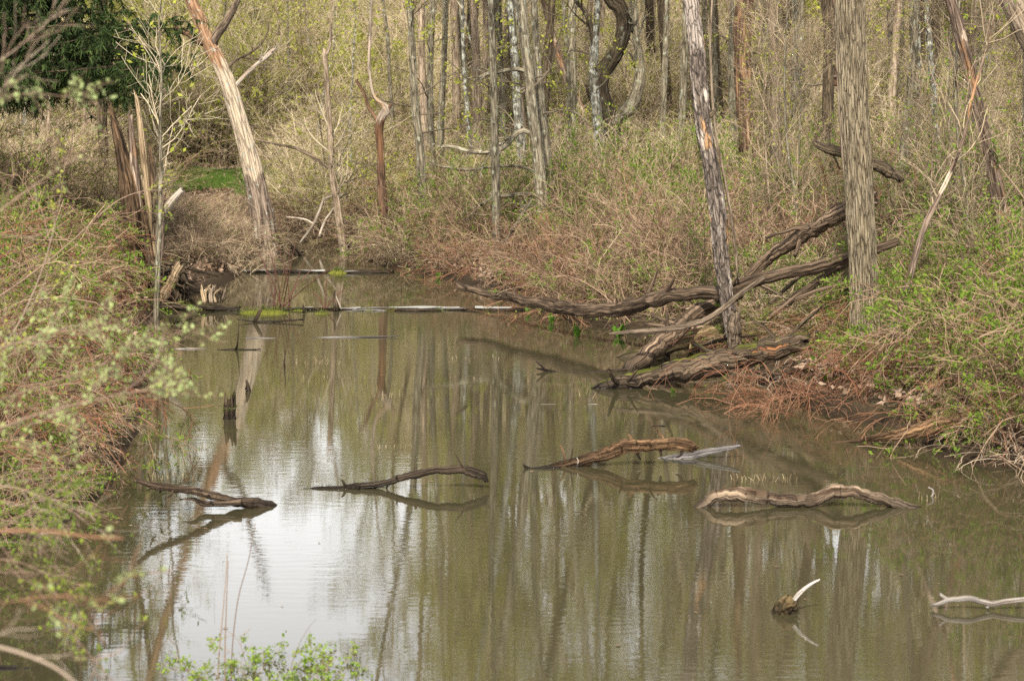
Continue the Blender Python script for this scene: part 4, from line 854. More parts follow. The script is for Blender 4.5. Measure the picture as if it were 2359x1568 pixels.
log('floating_log', 'slim dark log arching above the water left of centre', [(694, 1131, 12), (712, 1129, 14), (760, 1125, 16), (830, 1120, 15), (890, 1112, 15), (940, 1096, 17), (1000, 1084, 17), (1060, 1081, 18), (1095, 1088, 22), (1112, 1097, 20), (1120, 1106, 8)], d0, 'log_dark', n=90, sides=16, stubs=4, seed=66, ridge=.12,
    limbs=[dict(pts=[(795, 1118, 8), (792, 1111, 7), (788, 1106, 4)], n=6), dict(pts=[(955, 1092, 9), (956, 1085, 8), (957, 1079, 6)], n=6), dict(pts=[(716, 1132, 9), (706, 1136, 7), (697, 1139, 5)], n=6), dict(pts=[(1082, 1082, 3), (1083, 1092, 4), (1080, 1100, 3)], n=8, mat='pale_dead')])
log('forked_log', 'forked grey branch rising leftward out of the bright water', [(312, 1104, 9, 13.25), (330, 1110, 13, 13.3), (350, 1117, 14, 13.35), (400, 1125, 16, 13.45), (460, 1133, 18, 13.55), (520, 1149, 21, 13.65), (580, 1158, 25, 13.7), (622, 1166, 25, 13.75), (648, 1175, 8, 13.8)], 13.6, 'log', n=90, sides=18, stubs=4, seed=67, ridge=.14, rfreq=3,
    limbs=[dict(pts=[(556, 1156, 18), (520, 1159, 15), (485, 1160, 14), (464, 1158, 13), (447, 1148, 9), (420, 1149, 4)], n=16, mat='log'), dict(pts=[(356, 1116, 9), (348, 1106, 7), (342, 1092, 3)], n=8, mat='log_dark'), dict(pts=[(372, 1124, 8), (368, 1132, 5)], n=5, mat='log_dark')])
d0 = wd(1178)
log('arched_log', 'bleached tan log bridging over the water in two humps at right', [(1580, 1182, 8), (1600, 1172, 19), (1625, 1157, 26), (1645, 1144, 28), (1690, 1139, 28), (1722, 1138, 30), (1780, 1150, 30), (1830, 1154, 27), (1880, 1147, 29), (1930, 1131, 32), (1960, 1132, 29), (2000, 1143, 26), (2060, 1158, 24), (2110, 1171, 19), (2145, 1183, 8)], d0, 'log_pale', n=130, sides=26, seed=68, ridge=.2, rfreq=3, lump=.16)
d0 = wd(1432)
sr, _a, _b, so_ = log('mossy_snag', 'small mossy knob with a curved white stick poking out of the water', [(1790, 1440, 34), (1795, 1420, 44), (1805, 1404, 46), (1818, 1392, 36), (1826, 1384, 20)], d0, 'lump', cat='stump', n=40, sides=22, seed=69, lump=.5, ridge=.25, rfreq=2.5,
    limbs=[dict(pts=[(1822, 1398, 14), (1828, 1382, 12), (1840, 1366, 11), (1858, 1351, 9), (1874, 1341, 7), (1887, 1334, 4)], n=24, mat='stick_white', name='stick'), dict(pts=[(1828, 1412, 12), (1832, 1390, 9), (1838, 1376, 6)], n=10)])
log('white_stick', 'peeled white forked stick hanging over the water at the right edge', [(2144, 1394, 9), (2165, 1389, 11), (2190, 1381, 14), (2235, 1379, 15), (2262, 1385, 14), (2285, 1390, 14), (2310, 1386, 14), (2358, 1380, 14), (2450, 1372, 15), (2600, 1350, 16)], 11.0, 'stick_white', cat='stick', n=70, sides=12, seed=70,
    limbs=[dict(pts=[(2190, 1382, 10), (2178, 1377, 9), (2165, 1368, 6)], n=8), dict(pts=[(2276, 1392, 9), (2274, 1399, 8)], n=4)])
log('dead_log', 'dark fallen log behind the foot of the leaning dead tree', [(540, 530, 14), (600, 530, 20), (660, 522, 24), (700, 514, 26), (735, 508, 24)], 37.5, 'dark_bark', n=40, sides=12, seed=71, ridge=.2)
log('bottom_log', 'black wet log end in the bottom left corner', [(-60, 1556, 40), (20, 1556, 44), (80, 1556, 40), (130, 1560, 26), (160, 1566, 8)], wd(1568), 'log_dark', n=40, sides=18, seed=72, ridge=.25, lump=.2)
log('dead_branch', 'bleached branch fallen among sticks right of the leaning dead tree', [(690, 560, 4), (720, 520, 6), (738, 480, 6), (752, 456, 5), (800, 448, 4)], 35, 'pale_dead', cat='branch', n=30, sides=6, seed=73, limbs=[dict(pts=[(722, 516, 5), (700, 505, 4), (660, 500, 3)]), dict(pts=[(735, 545, 7), (748, 510, 6), (776, 470, 4)])])
log('dead_branch', 'grey dead branch arching out of the brush left of the pale bare tree', [(580, 320, 3), (640, 332, 5), (680, 342, 7), (720, 362, 7), (760, 390, 6), (800, 420, 5)], 36, 'limb_brown', cat='branch', n=30, sides=6, seed=74)

# ------------------------------------------------------------------ dams, moss, small things in the water
log('dam_log', 'low mossy log of the near dam at the left shore', [(364, 706, 12), (420, 707, 15), (480, 709, 14), (550, 713, 13)], 25.5, 'log_moss', n=50, sides=14, seed=80, lump=.25, ridge=.2)
def clump(name, label, x, y, wpx, hpx, n, mat='mossgrass', cat='moss', d=None):
    d = d or wd(y); c = W(x, y, d); mb = MB(); rx = PX(wpx, d) / 2; h = PX(hpx, d)
    u = np.linspace(0, 1, 7)[:, None]; a = np.linspace(0, 2 * math.pi, 24, endpoint=False)[None, :]
    r = np.cos(u * math.pi / 2); z = np.sin(u * math.pi / 2)
    f = 1 + .5 * fbm(np.stack(np.broadcast_arrays(np.cos(a) * 2 + x, np.sin(a) * 2, u * 2), -1), 3)
    v = np.stack([c[0] + rx * r * np.cos(a) * f, c[1] + rx * .55 * r * np.sin(a) * f, np.broadcast_to(-.03 + h * .75 * z * f, (7, 24))], -1)
    i = np.arange(6)[:, None] * 24; j = np.arange(24)[None, :]
    mb.add(v, np.stack([i + j, i + (j + 1) % 24, i + 24 + (j + 1) % 24, i + 24 + j], -1).reshape(-1, 4))
    root = thing(name, label, cat, (c[0], c[1], 0)); mb.build('mound', M['moss'], root, (c[0], c[1], 0))
    g = MB(); p = v.reshape(-1, 3)[R.integers(0, 7 * 24, n)] + R.normal(size=(n, 3)) * .02
    P = march(p, R.normal(size=(n, 3)) * .6 + np.array([0, 0, 1.]), np.full(n, h * .7) * R.uniform(.3, 1, n), 4, 0, .1, .3); tubes(g, P, np.full((n, 4), .0035) * np.linspace(1, .3, 4), 3)
    b = g.build('blades', M[mat], root, (c[0], c[1], 0)); b['kind'] = 'stuff'
clump('moss_hummock', 'long yellow-green moss hummock on the near dam below the red stems', 606, 720, 128, 18, 420, 'mossgrass')
clump('moss_hummock', 'small green grass tuft on the near dam right of the long moss hummock', 740, 722, 44, 12, 160)
clump('moss_hummock', 'bright green moss tuft on the far dam', 778, 622, 48, 16, 200, d=30.4)
for k, (x_, lb_) in enumerate([(850, 'small dark mossy lump on the near dam in mid pond'), (905, 'raised dark mud and stick lump on the near dam in mid pond'), (1010, 'flat mossy lump on the right half of the near dam'), (1120, 'thin mossy strip at the right end of the near dam'), (690, 'little grass tuft touching the black upright stick on the near dam')]):
    clump('moss_hummock', lb_, x_, 714 - 3 * (x_ > 1000), 44, 9, 110, 'moss' if k % 2 else 'mossgrass', d=25.5)
clump('moss_hummock', 'low olive moss patch on the mossy dam log under the rotten stump', 415, 702, 70, 14, 160, 'moss', d=26)
log('dam_post', 'small mossy stub with a leaning pale stick on the near dam', [(774, 714, 14), (773, 700, 14), (771, 688, 8), (770, 672, 3)], 25.5, 'log_moss', cat='stub', n=16, sides=10, seed=81, limbs=[dict(pts=[(786, 712, 4), (777, 690, 4), (770, 674, 3)], n=6, mat='pale_dead')])
# the dams: sticks, and pale strips on the water behind them
def dam(name, label, x0, x1, y, n, dy=3.):
    d = wd(y); root = thing(name, label, 'dam', (W((x0 + x1) / 2, y, d)[0], d, 0))
    org = np.array(root.location)
    for k in range(n):
        xa = R.uniform(x0, x1 - 40); ln = R.uniform(30, 150); mb = MB(); yy = y + R.normal() * dy * .4
        dd = wd(yy); lp, lr = limb([(xa, yy, 4), (xa + ln * .5, yy - R.uniform(0, 2.5), R.uniform(4, 8)), (min(xa + ln, x1), yy + R.normal() * .8, 3)], dd, 10)
        tube(mb, lp, lr, 6, .3, seed=k + x0); mb.build('stick', M[['log_dark', 'log', 'log_dark', 'log_grey', 'log_brown'][k % 5]], root, org)
dam('stick_dam', 'near dam, a low line of sticks across the whole pond', 560, 1210, 713, 22)
dam('stick_dam', 'far dam, a thin line of pale sticks below the leaning dead tree', 560, 900, 626, 14, 2.)
def scum(name, label, rows):
    mb = MB(); pts = []
    v, q = [], []
    for (x, y0, y1) in rows: v.append(G(x, y0, .006)); v.append(G(x, y1, .006))
    n = len(rows); q = [(2 * k, 2 * k + 2, 2 * k + 3, 2 * k + 1) for k in range(n - 1) if vnoise(np.array([[k * .31, y0, 3.]]))[0] > .36]
    mb.add(np.array(v), q); o = mb.build(name, M['foam']); tag(o, label, None, None, 'stuff'); return o
scum('pale_strip', 'pale strip on the water behind the near dam', [(x, 707.5 + 1.0 * math.sin(x * .05) - (x > 900) * 2, 711.6 + .9 * math.sin(x * .11) - (x > 900) * 1.5) for x in range(650, 1190, 12)])
scum('pale_strip', 'pale scum along the far dam', [(x, 621.5 + .7 * math.sin(x * .09), 625 + .6 * math.sin(x * .13)) for x in range(556, 760, 12)])

# red stems
o = thing('red_stem_shrub', 'fan of thin red stems growing from the long moss hummock', 'shrub', W(650, 712, 25.6))
for (x1, y1) in [(592, 575), (607, 600), (618, 570), (632, 590), (640, 560), (668, 575), (682, 550), (705, 590), (735, 600), (800, 590), (655, 610)]:
    x0 = 646 + R.normal() * 10; mb = MB(); lp, lr = limb([(x0, 712, 2.8), (x0 + (x1 - x0) * .4 + R.normal() * 3, 712 + (y1 - 712) * .45, 2.3), (x1, y1, 1.3)], 25.6 + R.normal() * .1, 12)
    tube(mb, lp, lr, 5, .05); mb.build('stem', M['stem_red'], o, np.array(o.location))
o = thing('red_stem_shrub', 'two thin reddish twigs standing by the small grass tuft on the near dam', 'shrub', W(748, 716, 25.6))
for (x1, y1) in [(752, 640), (790, 668), (720, 672)]:
    mb = MB(); lp, lr = limb([(748, 716, 3), (748 + (x1 - 748) * .4, 690, 3), (x1, y1, 2)], 25.6, 10); tube(mb, lp, lr, 5, .05); mb.build('stem', M['stem_red'], o, np.array(o.location))

log('sunken_branch', 'black crooked stick standing over its reflection before the long moss hummock', [(586, 747, 7), (588, 738, 9), (594, 726, 9), (602, 710, 6)], wd(742), 'log_dark', cat='stick', n=14, sides=8, seed=82, jag=.2, limbs=[dict(pts=[(548, 736, 3), (600, 741, 5), (650, 739, 5), (697, 736, 4)], n=14, name='branch')])
log('post', 'thin black upright stick on the near dam', [(699, 722, 6), (699, 710, 5), (698, 702, 4)], wd(722), 'log_dark', cat='stick', n=8, sides=6, seed=83)
log('water_stump', 'short black stump with a ragged mossy top in open water', [(529, 975, 30), (529, 955, 29), (529, 942, 28), (530, 934, 27)], wd(968), 'log_moss', cat='stump', n=24, sides=26, seed=84, lump=.1, ridge=.3, rfreq=2.2, jag=1.2, wob=.15)
_st = [o for o in bpy.data.objects if o.name.startswith('water_stump')][0]; g = MB(); c = W(529, 938, wd(968)); nn = 260; a_ = R.uniform(0, 6.283, nn); r_ = np.sqrt(R.random(nn)) * PX(13, wd(968))
p_ = np.stack([c[0] + r_ * np.cos(a_), c[1] + r_ * np.sin(a_), c[2] + R.normal(size=nn) * .012 - .01], 1)
tubes(g, march(p_, R.normal(size=(nn, 3)) * .8 + np.array([0, 0, .7]), R.uniform(.01, .035, nn), 4, 0, .2, .3), np.full((nn, 4), .004), 3); _m = g.build('moss_cap', M['mossgrass'], _st, _st.location); _m['kind'] = 'stuff'
log('water_post', 'leaning dark mossy post behind the ragged stump', [(572, 908, 13), (572, 895, 12), (570, 885, 9), (567, 876, 4)], wd(903), 'log_moss', cat='post', n=14, sides=10, seed=85, jag=.4)
log('water_post', 'small curved pale stub at the left near the pole tree reflection', [(437, 884, 9), (437, 872, 9), (436, 862, 8), (438, 852, 5)], wd(882), 'lump', cat='post', n=14, sides=8, seed=86)
log('thin_reed_stick', 'thin upright dead twig rising from open water below the near dam', [(656, 850, 4), (655, 835, 4), (656, 820, 3), (655, 800, 2)], wd(848), 'log', cat='stick', n=12, sides=5, seed=87)
log('floating_stick', 'thin dark stick with a knot floating below the crooked stick', [(500, 806, 2), (540, 805, 5), (580, 805, 3), (600, 804, 2)], wd(806), 'log_dark', cat='stick', n=14, sides=5, seed=88, limbs=[dict(pts=[(543, 806, 7), (546, 797, 5), (548, 780, 3), (549, 745, 2)], n=10)])
log('floating_stick', 'pale thin stick lying level on the water left of the pole tree', [(395, 804, 2), (440, 803, 4), (475, 804, 2)], wd(804), 'stick_white', cat='stick', n=10, sides=5, seed=89)
log('floating_stick', 'long broken line of grey sticks floating between the dam and the stubble', [(712, 778, 2), (760, 777, 4), (840, 776, 4), (918, 774, 2)], wd(777), 'log_grey', cat='stick', n=20, sides=5, seed=90)
log('floating_stick', 'short pale stick floating right below the crooked black stick', [(565, 778, 2), (600, 779, 4), (635, 779, 2)], wd(779), 'log_grey', cat='stick', n=10, sides=5, seed=91)
log('curved_twig', 'tiny pale twig bent like a hook at the right end of the arched log', [(2128, 1150, 2), (2140, 1148, 5), (2148, 1138, 6), (2148, 1128, 5), (2138, 1122, 3)], wd(1152), 'stick_white', cat='twig', n=16, sides=6, seed=92)
log('floating_leafmat', 'small mat of brown debris floating above the brown arching log', [(1492, 986, 4), (1510, 984, 12), (1530, 986, 12), (1552, 984, 3)], wd(986), 'log_brown', cat='debris', n=20, sides=10, seed=93, lump=.5)
log('floating_stick', 'short pale stick floating alone in the middle foreground', [(1312, 1180, 2), (1335, 1178, 5), (1362, 1180, 3)], wd(1180), 'log', cat='stick', n=10, sides=6, seed=94)
log('floating_stick', 'thin brown reed stem lying along the left shore below the bush', [(150, 1166, 3), (200, 1168, 7), (270, 1167, 5)], wd(1168), 'log_brown', cat='stick', n=14, sides=6, seed=95)

def stubble(label, x0, x1, y, n, h=14):
    mb = MB(); d = wd(y)
    x = R.uniform(x0, x1, n); yy = y + R.normal(size=n) * 3
    p0 = np.array([G(a, b, -.02) for a, b in zip(x, yy)]); P = march(p0, R.normal(size=(n, 3)) * .18 + np.array([0, 0, 1.]), PX(h, d) * R.uniform(.35, 1.1, n) + .02, 4, 0, .12)
    tubes(mb, P, np.full((n, 4), .0026) * R.uniform(.6, 1.4, (n, 1)) * np.linspace(1, .6, 4), 4); c = G((x0 + x1) / 2, y)
    o = mb.build('reed_stubble', M['reed'], None, c); tag(o, label, None, None, 'stuff')
stubble('short dead reed stubble left of centre above the brown tree reflection', 676, 790, 843, 44)
stubble('sparse reed stubble in a long row below the densest patch', 660, 845, 876, 26, 11)
stubble('reed stubble beside the red snag reflection', 846, 932, 920, 32)
stubble('sparse reed stubble above the slim arching log', 868, 962, 1035, 18, 12)
stubble('pale reed stubble behind the bleached arched log', 1668, 1835, 1112, 46, 17)
stubble('dark reed stubble behind the forked branch', 330, 445, 1105, 24, 16)
stubble('few reed stubs under the ragged stump', 440, 505, 1036, 7, 10)
stubble('faint reed stubble right of the tree reflections', 1040, 1150, 832, 22, 9)
stubble('scattered reed stubs left of the forked twig', 1035, 1100, 876, 9, 10)
stubble('few reed stubs below the mossy log end', 1330, 1380, 925, 8, 18)
stubble('reed stubs beside the hooked twig', 2115, 2165, 1155, 9, 18)

# ------------------------------------------------------------------ broad-leaved bog plants
def cabbage(label, x, y, hpx, n=7, d=None, cat='plant', group=None):
    d = d or wd(y); c = W(x, y, d); c[2] = max(gz1(c[0], c[1]), -.02); h = PX(hpx, d) * .8
    root = thing('bog_cabbage', label, cat, c, group)
    for k in range(n + 5):
        a = R.uniform(0, 6.283); L_ = h * R.uniform(.6, 1.15); Wd = L_ * .17; t = np.linspace(0, 1, 6)
        out_ = np.array([math.cos(a), math.sin(a), 0]); side = np.array([-math.sin(a), math.cos(a), 0]); tilt = R.uniform(.15, .7)
        mid = c + np.outer(t * L_, np.array([0, 0, 1.])) * math.cos(tilt) + np.outer((t ** 1.6) * L_ * math.sin(tilt), out_)
        wv = Wd * np.sin(np.pi * np.clip(t * .92 + .08, 0, 1)) ** .8 + .004
        fold = np.outer(wv * .35, out_) * -1
        v = np.concatenate([mid + np.outer(wv, side) - fold * .5, mid, mid - np.outer(wv, side) - fold * .5]); q = []
        for i_ in range(5):
            q += [(i_, i_ + 1, 6 + i_ + 1, 6 + i_), (6 + i_, 6 + i_ + 1, 12 + i_ + 1, 12 + i_)]
        mb = MB(); mb.add(v, q); mb.build('leaf', M['cabbage'], root, c)
cabbage('tall bright green bog plant behind the left tip of the long curved log', 1158, 668, 48, 8)
cabbage('green bog plant at the shore by the far stick pile', 1010, 640, 26, 6)
cabbage('green bog plant hanging at the waterline below the curved log', 1330, 775, 40, 7)
cabbage('low green bog plant left of the one below the curved log', 1270, 742, 30, 7)
cabbage('green bog plant in the gap under the curved log left of the slanting log', 1425, 775, 46, 7)
cabbage('large-leaved green bog plant between the curved log and slanting log', 1592, 745, 50, 8, d=21.8)
cabbage('small green bog plant on the bank beside the near dam end', 1215, 722, 30, 6)
cabbage('green bog plant in the shade under the mossy log', 1668, 872, 34, 7, d=19.8)
cabbage('tiny bright green sprig floating in front of the mossy log', 1550, 905, 20, 7)
cabbage('upright green bog plant above the rusty bank log', 2165, 985, 48, 6, d=17.0)
cabbage('dark green leaves at the corner of the brambles by the slanting log', 1905, 905, 40, 7, d=18.6)

# ------------------------------------------------------------------ spruce
def spruce():
    d = 28.5; base = W(-75, 700, d); base[2] = gz1(base[0], base[1]); org = base.copy()
    root = thing('spruce_tree', 'dark green spruce with drooping boughs in the top left corner', 'tree', org)
    H = 10.0; P = np.stack([base + np.array([.05 * math.sin(t * 5), 0, t * H - .2 * (t == 0)]) for t in np.linspace(0, 1, 30)])
    mb = MB(); tube(mb, P, np.linspace(.2, .02, 30), 14, .08, .1, 6, 3); mb.build('trunk', M['tan_bark'], root, org)
    bw, nd = MB(), MB()
    for k in range(250):
        t = R.uniform(0, 1) ** 1.9; z = 2.45 + t * (H - 2.65); Lb = (3.1 * (1 - t) + .35) * R.uniform(.75, 1.05); a = R.uniform(0, 6.283)
        p0 = base + np.array([0, 0, z]); dr = np.array([[math.cos(a), math.sin(a), .05]])
        B = march(p0[None], dr, np.array([Lb]), 12, 0, .04, .10)
        B[0, :, 2] += np.linspace(0, 1, 12) ** 3 * .28 * Lb * .5
        r = np.linspace(.03, .006, 12)[None] * (.5 + .5 * (1 - t)); tubes(bw, B, r, 4)
        S1, r1 = grow(B, r, 26, .12, 1., (.25, .75), (.8, 1.4), 6, -.22, .1, .5, .003, .4, .1)
        tubes(bw, S1, r1, 3)
        for A in (B, S1):
            n = 200 if A is B else 720
            pp = along(A, n, .1); i2 = R.normal(size=(n, 3)) * .55 + np.array([0, 0, -.9]); i2 = unit(i2)
            ln = R.uniform(.05, .14, n)[:, None]; wv = unit(np.cross(i2, R.normal(size=(n, 3)))) * R.uniform(.007, .014, n)[:, None]
            v = np.stack([pp - wv, pp + wv, pp + i2 * ln + wv * .3, pp + i2 * ln - wv * .3], 1).reshape(-1, 3); nd.add(v, np.arange(n * 4).reshape(n, 4))
    bw.build('boughs', M['dark_bark'], root, org); o = nd.build('needles', M['spruce'], root, org, smooth=False); o['kind'] = 'stuff'
spruce()

# ------------------------------------------------------------------ woods behind: one of each kind, then copies
def wood_proto(name, label, cat, H, r0, mat, twig, leafm, leaf, n1, seed, dead=False, group=None, lean=.05, t0=.42, lsize=.09):
    root = thing(name, label, cat, (0, 0, 0), group)
    p = np.zeros(3); p[2] = -.2; dv = np.array([0, 0, 1.]); rows = [np.append(p, r0)]
    for k in range(8):
        dv = dv + np.array([R.normal() * lean, R.normal() * lean, .04]); dv /= np.linalg.norm(dv); p = p + dv * H / 8; rows.append(np.append(p, r0 * (1 - .85 * (k + 1) / 8)))
    q = resample(np.array(rows), 30); mb = MB(); tube(mb, q[:, :3], q[:, 3], 9, .12, 0, 4, seed, flare=.2, jag=.6 if dead else 0); mb.build('trunk', M[mat], root, (0, 0, 0))
    crown(root, q[:, :3], q[:, 3], (0, 0, 0), twig, leafm, (t0, .99), n1, (H * .12, H * .3), 8, (.4, 1.4), 6, (.2, .65), leaf, lsize, .14, (.45, 1.), .45, .06)
    return root
def copy_thing(r, loc, rz, s, label=None, group=None):
    c = r.copy(); C.objects.link(c); c.location = loc; c.rotation_euler = (0, 0, rz); c.scale = (s, s, s)
    if label: c['label'] = label
    if group: c['group'] = group
    for ch in r.children:
        k = ch.copy(); C.objects.link(k); k.parent = c
    return c
GR = 'bare trees in the woods behind the pond'
protos = [wood_proto('woodland_tree', 'slender grey tree with bare twigs in the woods behind the pond', 'tree', 13, .085, 'grey_bark', 'twig_grey', 'leaf_yel', 520, 18, 101, group=GR),
          wood_proto('woodland_tree', 'slender tan tree with bare twigs in the woods behind the pond', 'tree', 14, .10, 'tan_bark', 'twig_tan', 'leaf_yel', 420, 18, 102, group=GR),
          wood_proto('woodland_tree', 'thin lichen-grey sapling in the woods behind the pond', 'tree', 9, .05, 'lichen_bark', 'twig_grey', 'leaf_yel', 420, 16, 103, group=GR, lean=.08),
          wood_proto('woodland_tree', 'dark-barked bare tree in the woods behind the pond', 'tree', 15, .12, 'dark_bark', 'twig_brown', 'leaf_yel', 560, 20, 104, group=GR),
          wood_proto('woodland_tree', 'thin tan sapling with yellow-green leaves in the woods behind the pond', 'tree', 8, .045, 'tan_bark', 'twig_tan', 'leaf_yel', 640, 16, 105, group=GR, lean=.08)]
NAMED = [(450, 650, 36), (835, 905, 62), (740, 790, 36), (935, 1005, 39), (1125, 1155, 36), (1180, 1275, 39), (1290, 1325, 40), (1345, 1490, 46), (1580, 1700, 30), (1680, 1735, 41), (1890, 2030, 34), (2190, 2320, 26)]
placed = {}; cnt = 0
tries = 0
while cnt < 250 and tries < 6000:
    tries += 1
    y = 40 + 85 * R.random() ** 1.25; x = R.uniform(-1, 1) * (FR * y + 5); p = 1179 + x / y * F
    sky_gap = 270 < p < 860
    k = int(R.choice(5, p=[.28, .22, .2, .12, .18]))
    Hs = [13, 14, 9, 15, 8][k]; s = R.uniform(.75, 1.2)
    if sky_gap:
        if y < 50 and (y < 48 or R.random() < .5): continue
        mh = -3 + y * math.tan(math.radians(11.6)) - float(gz1(x, y)); 
        if k in (0, 1, 3): k = int(R.choice([2, 4])); Hs = [13, 14, 9, 15, 8][k]
        s = min(s, mh / Hs)
        if s < .35: continue
    if any(a - 14 < p < b + 14 and y < dd for a, b, dd in NAMED): continue
    key = (round(x / 1.3), round(y / 1.6))
    if key in placed: continue
    placed[key] = 1
    loc = (x, y, gz1(x, y) - .05)
    copy_thing(protos[k], loc, R.uniform(0, 6.28), s); cnt += 1
for pr in protos:     # the first of each kind stands in the wood too
    x, y = R.uniform(4, 14), R.uniform(48, 70); pr.location = (x, y, gz1(x, y) - .05)
sap = [wood_proto('thicket_sapling', 'thin sapling with scattered yellow-green leaves standing in the bank brush', 'tree', 4.6, .022, 'tan_bark', 'twig_buff', 'leaf_yel', 200, 9, 106, group='saplings in the bank brush', lean=.12, t0=.15, lsize=.045),
       wood_proto('thicket_sapling', 'thin bare grey sapling standing in the bank brush', 'tree', 5.2, .026, 'grey_bark', 'twig_buff', 'leaf_yel', 40, 9, 107, group='saplings in the bank brush', lean=.12, t0=.15, lsize=.045)]
done = 0
while done < 28:
    y = R.uniform(21.5, 44); x = R.uniform(-.12 * y, .3 * y); p = px_x(x, y)
    if shore(np.array([x]), np.array([y]))[0] < .4 or (x < -1.5 and y < 37) or (300 < p < 660) or (1900 < p < 2060) or (1340 < p < 1490) or (860 < p < 900) or (1630 < p < 1740) or (880 < p < 1660) or (R.random() < .5 and p < 900): continue
    k = done % 2; o = copy_thing(sap[k], (x, y, gz1(x, y) - .05), R.uniform(0, 6.28), R.uniform(.55, 1.15)) if done > 1 else sap[k]
    if done < 2: o.location = (x, y, gz1(x, y) - .05)
    done += 1
def tangle(label, name, p, y, s, stem, leafm, leaf, h=2.0):
    x = (p - 1179) / F * y; mb, lm = shrub(mats=None, n=12, h=h, spreadr=.8, base_r=.3, kids=(6, 4), klen=(.3, .6), k2len=(.14, .3), leaf=leaf, leafsize=.035, rad=.011, droop=.25, upright=.9, rmin=.003, wob=.16)
    root = thing(name, label, 'shrub', (x, y, gz1(x, y)), 'pale leafless shrubs on the right bank'); mb.build('stems', M[stem], root)
    if lm: l_ = lm.build('leaves', M[leafm], root); l_['kind'] = 'stuff'
    root.scale = (s, s, s)
for p, y, s_, lf in [(2105, 22, .9, 30), (2180, 25.5, 1.1, 60), (2370, 20.5, 1.0, 420), (2120, 26.5, 1.2, 40), (2230, 26, 1.2, 120), (2360, 24.6, 1.2, 300), (2060, 27, 1.1, 60)]:
    tangle('pale tangled shrub on the right bank beside the big furrowed trunk', 'pale_shrub', p, y, s_, 'twig_buff', 'leaf_grn', lf + 160)
# taller trees on the banks, outside the opening over the water
for (p, y, k, s) in [(210, 46, 0, .9), (1560, 40, 0, 1.1), (1790, 33, 1, 1), (1850, 42, 0, 1.1), (2080, 30, 0, .9), (2240, 36, 1, 1.), (2350, 30, 0, 1), (2480, 22, 1, 1), (2150, 46, 3, 1.1), (1100, 42, 1, 1), (1050, 47, 1, 1.1), (1085, 39, 2, 1.), (1165, 44, 0, 1), (810, 39, 2, .62), (720, 44, 2, .6), (1540, 48, 3, 1), (1750, 46, 0, 1.2), (1640, 44, 0, 1.1), (1930, 50, 1, 1.2), (905, 46, 0, .7), (1020, 43, 0, 1), (1070, 52, 3, 1.1), (1130, 48, 0, 1.2), (1190, 50, 1, 1.1), (1245, 43, 3, .9), (1275, 52, 0, 1.2), (1340, 55, 1, 1.1), (1500, 52, 3, 1.2), (1530, 43, 0, 1), (1580, 50, 1, 1.1), (1620, 55, 0, 1.2), (1660, 46, 3, .8), (1765, 43, 0, 1.1), (1800, 50, 3, 1.2), (1820, 38, 0, .9), (1870, 55, 1, 1.2), (2045, 40, 1, 1), (2075, 48, 0, 1.2), (2110, 38, 0, 1), (2190, 44, 3, 1.1), (2260, 50, 0, 1.2), (2300, 42, 1, 1.1), (2400, 40, 0, 1.2), (2340, 48, 3, 1.1), (660, 48, 2, .7), (870, 55, 2, .8), (560, 58, 2, .7), (350, 56, 2, .7), (440, 60, 4, .8)]:
    x = (p - 1179) / F * y; copy_thing(protos[k], (x, y, gz1(x, y) - .05), R.uniform(0, 6.28), s)

# ------------------------------------------------------------------ near left: bush over the water, blurred sprays
def bush(name, label, loc, stem, leafm, cat='shrub', **k):
    mb, lm = shrub(mats=None, **k); root = thing(name, label, cat, loc)
    mb.build('stems', M[stem], root); 
    if lm is not None: o = lm.build('leaves', M[leafm], root); o['kind'] = 'stuff'
    return root
b1 = G(640, 1575, 0)
bush('water_bush', 'low leafy green bush standing in the water at the bottom edge', (b1[0], b1[1], -.12), 'twig_brown', 'leaf_fresh', n=44, h=.47, spreadr=1.5, base_r=.22, kids=(6, 4), klen=(.25, .5), k2len=(.1, .22), leaf=3000, leafsize=.019, rad=.003, droop=.25, upright=.75, per=2, rmin=.001)
o = thing('tall_stems', 'three thin bare stems rising from the leafy bush at the bottom edge', 'stems', (G(520, 1580)[0], G(520, 1580)[1], 0))
for pts in ([(500, 1600, 3), (505, 1500, 3), (515, 1390, 2.4), (524, 1275, 1.6)], [(519, 1600, 3.4), (518, 1500, 3), (522, 1370, 2.4), (525, 1290, 1.6)], [(532, 1590, 3), (535, 1490, 2.6), (548, 1380, 2.4), (572, 1290, 2), (588, 1205, 1.4)]):
    mb = MB(); lp, lr = limb(pts, 9.6, 24); tube(mb, lp, lr, 5, .05); mb.build('stem', M['twig_brown'], o, np.array(o.location))

def spray(label, pts, d, stem='twig_near', leafm='leaf_pale', n1=16, l1=(.12, .4), leaf=160, leafsize=.015, n2=3, tw_ang=(.4, .9), rmin=.0016, up=.05):
    q = resample(path_px(pts, d), 26); P, rad = q[:, :3], q[:, 3] * .45; org = P[0].copy()
    root = thing('twig_spray', label, 'branch', org); mb = MB(); tube(mb, P, rad, 7, .1)
    A, ra = grow(P[None], rad[None], n1, .1, .98, l1, tw_ang, 7, up, .14, .42, rmin * .8, .4); tubes(mb, A, ra, 4)
    B, rb = grow(A, ra, n2, .2, .98, (.05, .2), tw_ang, 5, up, .14, .7, rmin * .6, .5); tubes(mb, B, rb, 3)
    mb.build('stem', M[stem], root, org)
    if leaf:
        lm = MB(); leafquads(lm, np.vstack([along(B, int(leaf * .6), .05), along(A, int(leaf * .4), .1)]), leafsize, 0, 2, leafsize * .5, .7); v = lm.build('leaves', M[leafm], root, org); v['kind'] = 'stuff'
